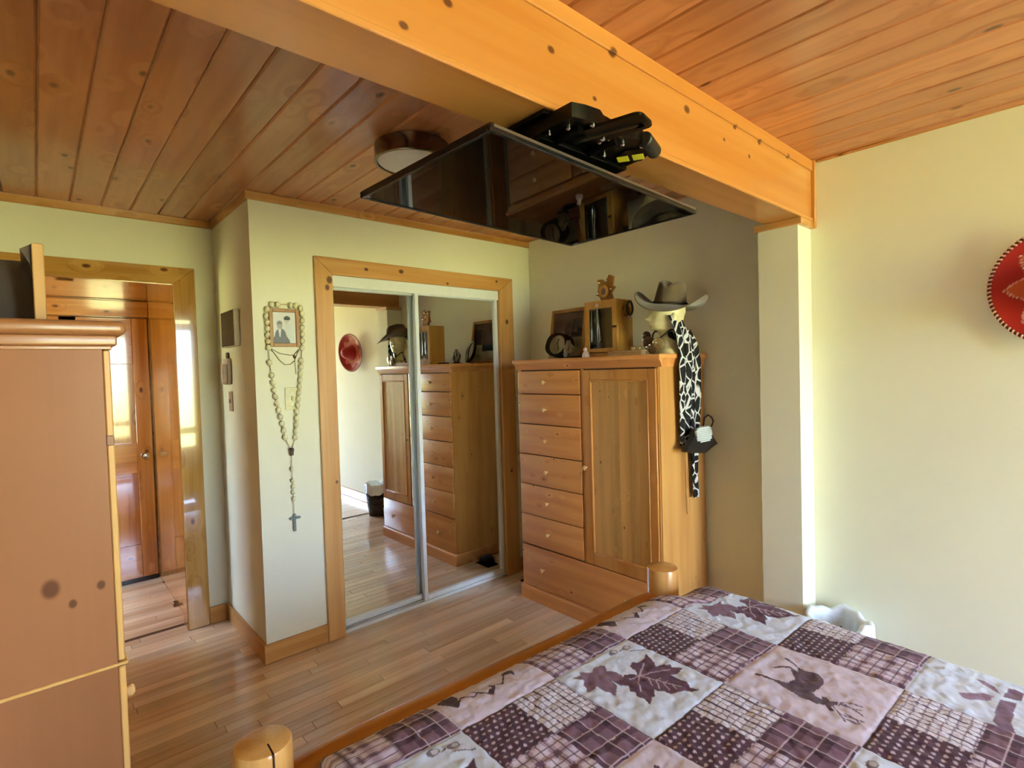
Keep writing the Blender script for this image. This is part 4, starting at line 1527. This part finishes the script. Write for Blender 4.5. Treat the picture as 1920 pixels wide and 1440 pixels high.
def nearline(x, y, P, w):
    out = np.zeros(x.shape, bool)
    for (x0, y0), (x1, y1) in zip(P[:-1], P[1:]):
        dx, dy = x1 - x0, y1 - y0
        t = np.clip(((x - x0) * dx + (y - y0) * dy) / (dx * dx + dy * dy + 1e-12), 0, 1)
        out |= np.hypot(x - x0 - t * dx, y - y0 - t * dy) < w
    return out


MOTIF = {
    'big': [[0.235,-0.147],[0.225,-0.165],[0.22,-0.177],[0.215,-0.19],[0.2,-0.208],[0.228,-0.218],[0.223,-0.225],[0.238,-0.232],[0.228,-0.242],[0.25,-0.265],[0.215,-0.272],[0.193,-0.26],[0.195,-0.288],[0.195,-0.312],[0.183,-0.33],[0.188,-0.355],[0.17,-0.343],[0.16,-0.33],[0.143,-0.323],[0.12,-0.312],[0.115,-0.292],[0.105,-0.282],[0.105,-0.268],[0.08,-0.29],[0.073,-0.285],[0.043,-0.302],[0.05,-0.28],[0.048,-0.255],[0.058,-0.242],[0.048,-0.232],[0.07,-0.212],[0.06,-0.2],[0.052,-0.198],[0.055,-0.17],[0.08,-0.183],[0.1,-0.17],[0.12,-0.185],[0.125,-0.198],[0.14,-0.18],[0.143,-0.157],[0.167,-0.147],[0.175,-0.16],[0.193,-0.16],[0.208,-0.16]],
    'small': [[0.09,-0.095],[0.093,-0.107],[0.078,-0.125],[0.09,-0.14],[0.095,-0.163],[0.093,-0.173],[0.078,-0.185],[0.052,-0.167],[0.045,-0.19],[0.005,-0.218],[0.008,-0.198],[0.0,-0.188],[-0.002,-0.173],[0.0,-0.157],[-0.017,-0.16],[-0.04,-0.157],[-0.025,-0.14],[-0.02,-0.125],[-0.005,-0.115],[-0.012,-0.103],[-0.022,-0.083],[0.005,-0.093],[0.013,-0.08],[0.028,-0.09],[0.043,-0.1],[0.06,-0.09],[0.075,-0.093]],
    'veins': [[[0.128,-0.203],[0.19,-0.173]],[[0.128,-0.203],[0.143,-0.248],[0.167,-0.315]],[[0.128,-0.203],[0.167,-0.218],[0.213,-0.245]],[[0.128,-0.203],[0.1,-0.22],[0.073,-0.25]],[[0.128,-0.203],[0.093,-0.195]],[[0.138,-0.225],[0.115,-0.255]],[[0.143,-0.248],[0.118,-0.278]],[[0.147,-0.27],[0.133,-0.298]],[[0.143,-0.248],[0.157,-0.252]],[[0.147,-0.27],[0.165,-0.272]],[[0.157,-0.292],[0.147,-0.312]]],
    'deer': [[0.365,-0.42],[0.378,-0.417],[0.378,-0.44],[0.383,-0.465],[0.39,-0.495],[0.423,-0.505],[0.468,-0.473],[0.455,-0.453],[0.435,-0.438],[0.44,-0.435],[0.46,-0.445],[0.48,-0.468],[0.475,-0.483],[0.465,-0.495],[0.493,-0.483],[0.5,-0.465],[0.508,-0.438],[0.515,-0.435],[0.52,-0.445],[0.505,-0.47],[0.493,-0.49],[0.488,-0.503],[0.495,-0.523],[0.495,-0.54],[0.478,-0.557],[0.458,-0.565],[0.433,-0.565],[0.397,-0.56],[0.385,-0.575],[0.388,-0.585],[0.4,-0.583],[0.405,-0.59],[0.39,-0.605],[0.4,-0.618],[0.397,-0.623],[0.375,-0.618],[0.368,-0.615],[0.353,-0.63],[0.35,-0.618],[0.365,-0.603],[0.355,-0.588],[0.353,-0.573],[0.35,-0.547],[0.358,-0.52],[0.365,-0.495],[0.375,-0.465],[0.368,-0.443]],
    'ant': [[[0.378,-0.615],[0.353,-0.638],[0.33,-0.66]],[[0.353,-0.638],[0.358,-0.658],[0.363,-0.688]],[[0.343,-0.648],[0.345,-0.672],[0.343,-0.693]],[[0.388,-0.625],[0.413,-0.63],[0.423,-0.667]],[[0.395,-0.628],[0.397,-0.65],[0.405,-0.67]],[[0.403,-0.63],[0.395,-0.658],[0.385,-0.68]],[[0.365,-0.648],[0.36,-0.672],[0.35,-0.685]]],
    'zig': [[-0.362,0.097],[-0.335,0.115],[-0.305,0.12],[-0.307,0.075],[-0.315,0.06],[-0.302,0.07],[-0.282,0.052],[-0.272,0.045],[-0.26,0.052],[-0.272,0.073],[-0.262,0.065],[-0.237,0.028],[-0.222,0.042],[-0.215,0.04],[-0.212,0.065],[-0.197,0.047],[-0.19,0.047],[-0.18,0.04],[-0.152,0.073],[-0.145,0.093],[-0.117,0.093],[-0.115,0.073],[-0.127,0.045],[-0.132,0.06],[-0.145,0.073],[-0.18,0.032],[-0.197,0.047],[-0.23,0.01],[-0.26,0.047],[-0.275,0.04],[-0.305,0.062],[-0.332,0.028],[-0.34,0.035],[-0.345,0.052],[-0.357,0.07]],
    'acorn': [[[0.17,-0.073],[0.22,-0.083]],[[0.188,-0.083],[0.205,-0.08]],[[0.21,-0.103],[0.253,-0.127]]],
    'stripe': [[[0.667,-0.887],[0.72,-0.885],[0.735,-0.917],[0.675,-0.917],[0.62,-0.92],[0.575,-0.935],[0.585,-0.92],[0.578,-0.91],[0.6,-0.89],[0.643,-0.887]],[[0.738,-0.887],[0.798,-0.893],[0.802,-0.92],[0.755,-0.923]]],
    'cat': [[[0.675,-0.81],[0.693,-0.823],[0.708,-0.84],[0.723,-0.853],[0.728,-0.875],[0.695,-0.868],[0.68,-0.85],[0.66,-0.838],[0.655,-0.823]],[[0.792,-0.825],[0.795,-0.843],[0.782,-0.865],[0.75,-0.883],[0.755,-0.868],[0.773,-0.843]]],
}
fine = .0030
sv = np.concatenate([np.arange(-.655 - .40, -.50, .012), np.arange(-.50, 1.0, fine), np.arange(1.0, 1.22, .012)])
tv_ = np.concatenate([np.arange(-1.90, -1.16, .02), np.arange(-1.16, .16, fine), np.arange(.16, .40, .012)])
S_, T_ = np.meshgrid(sv, tv_)
hr, dr_ = qprof(np.abs(S_), FLR, RX, RZ)
hl, dl_ = qprof(np.abs(S_), FLL, RX, RZ)
U_ = np.where(S_ > 0, hr, -hl)
D1 = np.where(S_ > 0, dr_, dl_)
hv, dv_ = qprof(np.maximum(T_, 0), 0, RV, RZV)
V_ = VF + np.where(T_ < 0, T_, hv)
D2 = np.where(T_ < 0, 0, dv_)
# foot end draws back where the posts stand
sm_ = np.clip((np.abs(U_) - .655) / .05, 0, 1)
sm_ = sm_ * sm_ * (3 - 2 * sm_)
V_ = V_ - .068 * sm_ * np.clip((T_ + .12) / .12, 0, 1)
Zq = ZT - np.hypot(D1, D2)
pz = .0042 * vnoise(S_ / .021, T_ / .021, 1) + .0018 * vnoise(S_ / .0095, T_ / .0095, 2) + .012 * vnoise(S_ / .33 + 5, T_ / .33, 3)
BS, BT, S0, T0 = .322, .333, -.055, -.050
# block seams pull the top down a little
ks = (S_ - S0) / BS
kt = (T0 - T_) / BT
seam = np.minimum(np.abs(ks - np.round(ks)) * BS, np.abs(kt - np.round(kt)) * BT)
pz -= .0025 * np.exp(-(seam / .006) ** 2)
Zq = Zq + pz * np.clip(1 - D1 / .3, .2, 1)
kk = np.floor(ks).astype(int)
jj = np.floor(kt).astype(int) + 1
fu, fv = ks - kk, 1 - (kt - np.floor(kt))       # 0..1 inside the block, fv=1 at the foot side


def C3(r_, g_, b_):
    c = np.array([r_, g_, b_]) / 255.
    return np.where(c <= .04045, c / 12.92, ((c + .055) / 1.055) ** 2.4)


colr = np.zeros(S_.shape + (3,))


def paint(mask, c):
    colr[mask] = C3(*c)


pic = ((kk + jj) % 2) != 0
white = (jj % 2) != 0
paint(pic & white, (220, 233, 252))
paint(pic & ~white, (220, 210, 226))
x_, y_ = fu * BS, fv * BT
hx, hy = BS / 2, BT / 2
pA = ~pic & (fu < .5) & (fv >= .5)      # dark dotted
pB = ~pic & (fu >= .5) & (fv >= .5)     # light grid
pC = ~pic & (fu < .5) & (fv < .5)       # pale plaid
pD = ~pic & (fu >= .5) & (fv < .5)      # dark windowpane plaid
wob1 = .0012 * vnoise(S_ / .01, T_ / .01, 9)
xa_, ya_ = x_ + wob1, y_ + wob1
# A
paint(pA, (78, 46, 62))
band = (np.mod(xa_, .040) < .016)
paint(pA & band, (92, 60, 76))
sp = .0195
row = np.floor(ya_ / sp)
dx_ = np.mod(xa_ + (row % 2) * sp * .5, sp) - sp / 2
dy_ = np.mod(ya_, sp) - sp / 2
paint(pA & ((dx_ / .0052) ** 2 + (dy_ / .0040) ** 2 < 1), (205, 186, 196))
# B
paint(pB, (236, 238, 250))
chk = (np.floor(xa_ / .0105) + np.floor(ya_ / .0105)) % 2 == 0
paint(pB & chk, (222, 215, 226))
paint(pB & (np.mod(ya_, .021) < .0032), (160, 142, 158))
paint(pB & (np.mod(xa_, .0195) < .0040), (84, 66, 84))
# C
paint(pC, (218, 206, 222))
paint(pC & (np.mod(xa_, .054) < .018), (180, 156, 172))
paint(pC & (np.mod(ya_, .054) < .018), (184, 160, 176))
paint(pC & (np.mod(xa_, .054) < .018) & (np.mod(ya_, .054) < .018), (112, 82, 98))
paint(pC & ((np.mod(xa_ + .02, .027) < .0035) | (np.mod(ya_ + .02, .027) < .0030)), (96, 68, 86))
# D
paint(pD, (130, 98, 116))
paint(pD & ((np.mod(xa_ + .012, .056) < .020) | (np.mod(ya_ + .012, .056) < .020)), (98, 64, 82))
paint(pD & (np.mod(xa_ + .012, .056) < .020) & (np.mod(ya_ + .012, .056) < .020), (70, 40, 56))
paint(pD & ((np.abs(np.mod(xa_ + .012, .056) - .021) < .0016) | (np.abs(np.mod(ya_ + .012, .056) - .021) < .0016)), (206, 186, 196))
paint(~pic & (((np.minimum(fu, 1 - fu) * BS) < .0028) | ((np.minimum(fv, 1 - fv) * BT) < .0028)), (74, 48, 62))


def shifts(rows, ks0, row0):
    out = []
    for j in rows:
        for k in range(-3, 4):
            if ((k + j) % 2) != 0:
                out.append(((k - ks0) * BS, -(j - row0) * BT, k, j))
    return out


for (ds, dt, k, j) in shifts((1, 3, 5), 0, 1):
    if (k, j) == (2, 3):
        continue
    xs, ys = S_ - ds, T_ - dt
    inb = pic & (kk == k) & (jj == j)
    paint(inb & inpoly(xs, ys, MOTIF['small']), (132, 100, 118))
    paint(inb & inpoly(xs, ys, MOTIF['big']), (98, 62, 80))
    for v_ in MOTIF['veins']:
        paint(inb & nearline(xs, ys, v_, .0021), (190, 166, 180))
    for (cx, cy) in MOTIF['acorn'][0]:
        paint(inb & (((xs - cx) / .017) ** 2 + ((ys - cy) / .012) ** 2 < 1), (120, 112, 122))
        paint(inb & (((xs - cx - .005) / .009) ** 2 + ((ys - cy) / .008) ** 2 < 1), (196, 198, 206))
    for v_ in MOTIF['acorn'][1:]:
        paint(inb & nearline(xs, ys, v_, .0018), (96, 86, 98))
for (ds, dt, k, j) in shifts((2, 4), 1, 2):
    xs, ys = S_ - ds, T_ - dt
    inb = pic & (kk == k) & (jj == j)
    paint(inb & inpoly(xs, ys, MOTIF['deer']), (92, 66, 78))
    for v_ in MOTIF['ant']:
        paint(inb & nearline(xs, ys, v_, .0022), (110, 88, 102))
for (ds, dt, k, j) in shifts((0,), -1, 0):
    xs, ys = S_ - ds, T_ - dt
    inb = pic & (kk == k) & (jj == j)
    paint(inb & inpoly(xs, ys, MOTIF['zig']), (74, 44, 52))
inb = pic & (kk == 2) & (jj == 3)
for q in MOTIF['stripe']:
    paint(inb & inpoly(S_, T_, q), (128, 102, 124))
for q in MOTIF['cat']:
    paint(inb & inpoly(S_, T_, q), (150, 124, 148))
colr *= (1 + .10 * vnoise(S_ / .006, T_ / .006, 4))[..., None]

ny_, nx_ = S_.shape
co_ = np.stack([U_, V_, Zq], -1).reshape(-1, 3).astype(np.float32)
me = bpy.data.meshes.new('quilt_top')
me.vertices.add(len(co_))
me.vertices.foreach_set('co', co_.ravel())
idx = np.arange(nx_ * ny_).reshape(ny_, nx_)
qd = np.stack([idx[:-1, :-1], idx[:-1, 1:], idx[1:, 1:], idx[1:, :-1]], -1).reshape(-1, 4).astype(np.int32)
me.loops.add(qd.size)
me.loops.foreach_set('vertex_index', qd.ravel())
me.polygons.add(len(qd))
me.polygons.foreach_set('loop_start', np.arange(0, qd.size, 4, dtype=np.int32))
me.polygons.foreach_set('use_smooth', np.ones(len(qd), bool))
me.update(calc_edges=True)
ca = me.color_attributes.new('Col', 'FLOAT_COLOR', 'POINT')
ca.data.foreach_set('color', np.concatenate([np.clip(colr, 0, 1).reshape(-1, 3), np.ones((nx_ * ny_, 1))], 1).astype(np.float32).ravel())
me.materials.append(vcol_mat('quilt_cotton', .85, sheen=.15, spec=.2))
qt = thing('patchwork_quilt', 'purple and white patchwork quilt with maple leaves and a deer on the bed', 'quilt', BO, (0, 0, BA))
qo = bpy.data.objects.new('quilt_top', me)
COL.objects.link(qo)
qo.parent = qt

# ================================================================== ARMOIRE AT THE LEFT
AX0, AX1, AY0, AY1 = -0.50, 0.127, 1.500, 2.44
ar = thing('armoire', 'tall pine armoire seen from the side next to the doorway', 'armoire', (-0.19, 1.97, 0))
aoff = Vector((-0.19, 1.97, 0))
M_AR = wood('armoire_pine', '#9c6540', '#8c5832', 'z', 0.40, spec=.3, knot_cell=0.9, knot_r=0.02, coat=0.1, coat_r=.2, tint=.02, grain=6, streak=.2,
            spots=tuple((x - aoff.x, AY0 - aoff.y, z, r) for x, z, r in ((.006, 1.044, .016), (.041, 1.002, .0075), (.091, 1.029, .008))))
MB().box(AX0, AX1 - .013, AY0, AY0 + .02, .842, 1.56, .001).build('side_panel', M_AR, ar, world=True)
MB().box(AX0, AX1 - .013, AY1 - .02, AY1, .842, 1.56, .001).build('side_panel', M_AR, ar, world=True)
MB().box(AX0, AX1 - .013, AY0, AY0 + .02, .06, .838, .001).build('base_side_panel', M_AR, ar, world=True)
MB().box(AX0, AX1 - .013, AY1 - .02, AY1, .06, .838, .001).build('base_side_panel', M_AR, ar, world=True)
MB().box(AX0, AX0 + .01, AY0 + .02, AY1 - .02, .06, 1.56).build('back_panel', M_AR, ar, world=True)
M_ARF = wood('armoire_front_pine', '#e0b26e', '#cf9850', 'z', 0.32, knot_cell=0.6, knot_r=0.04, coat=0.3, tint=.03)
ym = (AY0 + AY1) / 2
for y0, y1, s in ((AY0 + .001, ym - .002, -1), (ym + .002, AY1 - .001, 1)):
    d = MB().box(AX1 - .0125, AX1 + .001, y0, y1, .846, 1.552, .0025).build('door', M_ARF, ar, world=True)
    b = MB().box(AX1 - .0005, AX1 + .006, y0 + .08, y1 - .08, .93, 1.47, .004)
    b.v = [tuple(Vector(v) - aoff) for v in b.v]
    b.build('panel', M_ARF, d)
    inst('knob', KM, d, Vector((AX1, ym + s * .05, 1.2)) - aoff, (0, PI / 2, 0))
    hy_ = y0 if s < 0 else y1
    b = MB().box(AX1 - .0135, AX1 + .0005, hy_ - .004, hy_ + .004, 1.338, 1.360, .001)
    b.v = [tuple(Vector(v) - aoff) for v in b.v]
    b.build('hinge', plain('bronze_hinge', '#6b4a3c', .35, metal=.5), d)
for z0, z1 in ((.072, .32), (.326, .575), (.581, .832)):
    d = MB().box(AX1 - .0125, AX1 + .001, AY0 + .001, AY1 - .001, z0, z1, .0025).build('drawer', M_ARF, ar, world=True)
    for ky in (AY0 + .045, AY1 - .045):
        inst('knob', KM, d, Vector((AX1 - .012, ky, (z0 + z1) / 2 + .045)) - aoff, (0, PI / 2, 0))
MB().box(AX0, AX1 + .006, AY0 - .004, AY1 + .004, .836, .8435, .002).build('waist_moulding', M_ARF, ar, world=True)
MB().box(AX0, AX1 + .012, AY0 - .012, AY1 + .012, 0, .07, .004).build('plinth', M_AR, ar, world=True)
b = MB()
for (o, z0, z1, bv) in ((.004, 1.553, 1.562, .002), (.014, 1.562, 1.585, .004), (.031, 1.585, 1.617, .012)):
    b.box(AX0, AX1 + o, AY0 - o * .6, AY1 + o * .6, z0, z1, bv, seg=3)
b.build('crown', wood('crown_pine', '#a87048', '#936034', 'x', .34, knot_cell=.9, knot_r=.02, coat=.25, tint=.02), ar, world=True)

# open box standing on the armoire
bx = thing('wooden_box', 'open-fronted wooden box on top of the armoire', 'box', (-.16, 1.72, 1.6172))
bo_ = Vector((-.16, 1.72, 1.6172))
M_BX = wood('box_pine', '#d0a05c', '#b98646', 'z', .4, knot_cell=.8, knot_r=.03, tint=.03)
M_BX_SHADE = wood('box_pine_shaded', '#5a4632', '#43321f', 'z', .3, knot_cell=.8, knot_r=.03, tint=.03)  # inner boards coloured darker to stand for the shade inside the box
MB().box(.005, .0265, 1.64, 1.86, 1.6172, 1.803, .002).build('end_board', M_BX, bx, world=True)
MB().box(-.34, -.32, 1.64, 1.86, 1.6172, 1.803, .002).build('end_board', M_BX, bx, world=True)
MB().box(-.32, .005, 1.84, 1.855, 1.6172, 1.793, .001).build('back_board', M_BX_SHADE, bx, world=True)
MB().box(-.32, .005, 1.65, 1.84, 1.6172, 1.627, .001).build('bottom_board', M_BX_SHADE, bx, world=True)
b = MB().prism([(.005, 1.803), (.005, 1.75), (-.015, 1.79)], 'y', 1.655, 1.84)
b.build('corner_fillet', M_BX_SHADE, bx, world=True)

# ================================================================== WASTE BASKET
wbk = thing('waste_basket', 'dark woven waste basket with a white plastic liner by the column', 'waste basket', (2.625, 0.812, 0))
M_WICK = plain('dark_wicker', '#4a3d33', .7, var=.4, scale=120)
b = MB()
for i in range(15):
    z = .010 + i * .0185
    r = .085 + .030 * z / .29
    b.tube([((r + .003 * (1 if (k + i) % 2 else -1)) * math.cos(2 * PI * k / 32), (r + .003 * (1 if (k + i) % 2 else -1)) * math.sin(2 * PI * k / 32), z) for k in range(32)], .0098, 6, True)
b.build('weave', M_WICK, wbk)
MB().lathe([(.0, .004), (.080, .004), (.080, .010), (0, .010)], 24, None, False, False).build('bottom', M_WICK, wbk)
stave_ = MB().cyl((0, 0, 0), (.029, 0, .285), .0055, n=6).mesh('stave', M_WICK)
for k in range(16):
    a = 2 * PI * k / 16
    inst('stave', stave_, wbk, (.083 * math.cos(a), .083 * math.sin(a), .005), (0, 0, a))


def liner(u, v):
    a = 2 * PI * u
    w1 = math.sin(5 * a + 1) * .004 + math.sin(11 * a) * .003 + math.sin(3 * a + .5) * .004
    tab = [(0, .058, .05), (.25, .074, .15), (.55, .092, .27), (.62, .103, .330), (.68, .122, .340), (.75, .134, .326), (1.0, .136, .235)]
    for i in range(len(tab) - 1):
        if tab[i][0] <= v <= tab[i + 1][0] + 1e-9:
            f = (v - tab[i][0]) / (tab[i + 1][0] - tab[i][0])
            r = tab[i][1] + (tab[i + 1][1] - tab[i][1]) * f
            z = tab[i][2] + (tab[i + 1][2] - tab[i][2]) * f
            break
    amp = 1.0 + 1.2 * abs(v - .65)
    zz = z + (.010 * math.sin(4 * a + 2) + .006 * math.sin(9 * a)) * (1 if v > .5 else .4)
    return ((r + w1 * amp) * math.cos(a), (r + w1 * amp) * math.sin(a), zz)


b = MB().grid(liner, 72, 30, True)
b.f.append(tuple(range(71, -1, -1)))
ml, nl, bl = newmat('white_liner')
bl.inputs['Base Color'].default_value = (.78, .83, .86, 1)
bl.inputs['Roughness'].default_value = .35
tcx = nl.nodes.new('ShaderNodeTexCoord')
nzx = nl.nodes.new('ShaderNodeTexNoise')
nzx.inputs['Scale'].default_value = 35
bpx = nl.nodes.new('ShaderNodeBump')
bpx.inputs['Strength'].default_value = .5
bpx.inputs['Distance'].default_value = .006
nl.links.new(tcx.outputs['Object'], nzx.inputs['Vector'])
nl.links.new(nzx.outputs[0], bpx.inputs['Height'])
nl.links.new(bpx.outputs[0], bl.inputs['Normal'])
b.build('liner', ml, wbk, 'white plastic bag folded over the rim', angle=80)

# ================================================================== SOMBRERO
som = thing('sombrero', 'red sombrero with orange pattern and stitched rim hung on the wall', 'sombrero', (2.738, 0.102, 1.724), (0, math.radians(-90 - 4), math.radians(-11)))
RS = .212
vs, fs, cols = [], [], []
NA, NR = 120, 44


def som_pt(rho, a):
    # local z points away from the wall
    if rho < .36:
        q = rho / .36
        z = .125 * (1 - q ** 3.6) + .012
        r = rho * RS * (1.0)
    else:
        q = (rho - .36) / .64
        r = rho * RS
        z = .012 + .022 * q ** 2.4 - .010 * math.sin(PI * q)
    return r * math.cos(a), r * math.sin(a), z


def som_col(rho, a):
    red = (178, 26, 10)
    org = (206, 92, 44)
    if rho < .36:
        return (165, 22, 18) if rho > .12 else (150, 20, 16)
    k = 8
    ph = (a / (2 * PI) * k) % 1.0
    tri = abs(ph - .5) * 2
    edge = .52 + .30 * tri
    d = rho - edge
    if abs(d) < .014:
        return (232, 176, 150)
    if d < 0 and rho > .42:
        return org
    if rho > .965:
        return (150, 20, 12)
    return red


for i in range(NR + 1):
    rho = max(.001, i / NR)
    for k in range(NA):
        a = 2 * PI * k / NA
        vs.append(som_pt(rho, a))
        cols.append(som_col(rho, a))
for i in range(NR):
    for k in range(NA):
        q = (k + 1) % NA
        fs.append((i * NA + k, i * NA + q, (i + 1) * NA + q, (i + 1) * NA + k))
me = bpy.data.meshes.new('hat_body')
me.from_pydata(vs, [], fs)
me.polygons.foreach_set('use_smooth', [True] * len(me.polygons))
ca = me.color_attributes.new('Col', 'FLOAT_COLOR', 'POINT')
dat = []
for c in cols:
    for x in c:
        x /= 255
        dat.append(x / 12.92 if x <= .04045 else ((x + .055) / 1.055) ** 2.4)
    dat.append(1)
ca.data.foreach_set('color', dat)
me.materials.append(vcol_mat('sombrero_felt', .55, sheen=.3))
so = bpy.data.objects.new('hat_body', me)
COL.objects.link(so)
so.parent = som
so.modifiers.new('thick', 'SOLIDIFY').thickness = .004
b = MB().tube([som_pt(1.0, a) for a in np.linspace(0, 2 * PI, 97)[:-1]], .0055, 8, True)
b.build('rim_cord', plain('dark_red_cord', '#5a1410', .6), som)
st_ = MB().box(-.0085, .0085, -.0034, .0034, -.0072, .0072, .003, seg=2).mesh('stitch', plain('cream_stitch', '#ecc7a4', .6))
for k in range(84):
    a = 2 * PI * k / 84
    p_ = som_pt(1.0, a)
    inst('stitch', st_, som, p_, (0, 0, a + .35))
bead_ = MB().ball((0, 0, 0), .0035, 8, 5).mesh('sequin', M_SILVER)
for k in range(8):
    for rr_, da in ((.52, .5), (.82, 0.0), (.67, .25), (.67, .75)):
        a = 2 * PI * (k + da) / 8
        inst('sequin', bead_, som, Vector(som_pt(rr_, a)) + Vector((0, 0, .003)))

# ================================================================== DARK SLIPPER ON THE FLOOR BESIDE THE WARDROBE
sl = thing('black_slipper', 'black slipper on the floor between wardrobe and closet, seen in the mirror', 'slipper', (2.52, 2.67, 0))
b = MB().grid(lambda u, v: ((.045 + .012 * math.sin(PI * v)) * math.cos(2 * PI * u) * math.sin(PI * min(max(v, .02), .98)) ** .5, (v - .5) * .15, .002 + max(0, .034 + .034 * math.sin(2 * PI * u)) * math.sin(PI * min(max(v, .02), .98)) ** .6), 20, 18, True)
b.f.append(tuple(range(19, -1, -1)))
b.f.append(tuple(17 * 20 + k for k in range(20)))
b.build('upper', plain('black_plush', '#0c0c0e', .9, sheen=.3), sl)
MB().box(-.05, .05, -.08, .08, 0, .006, .002).build('sole', M_BLACK, sl)
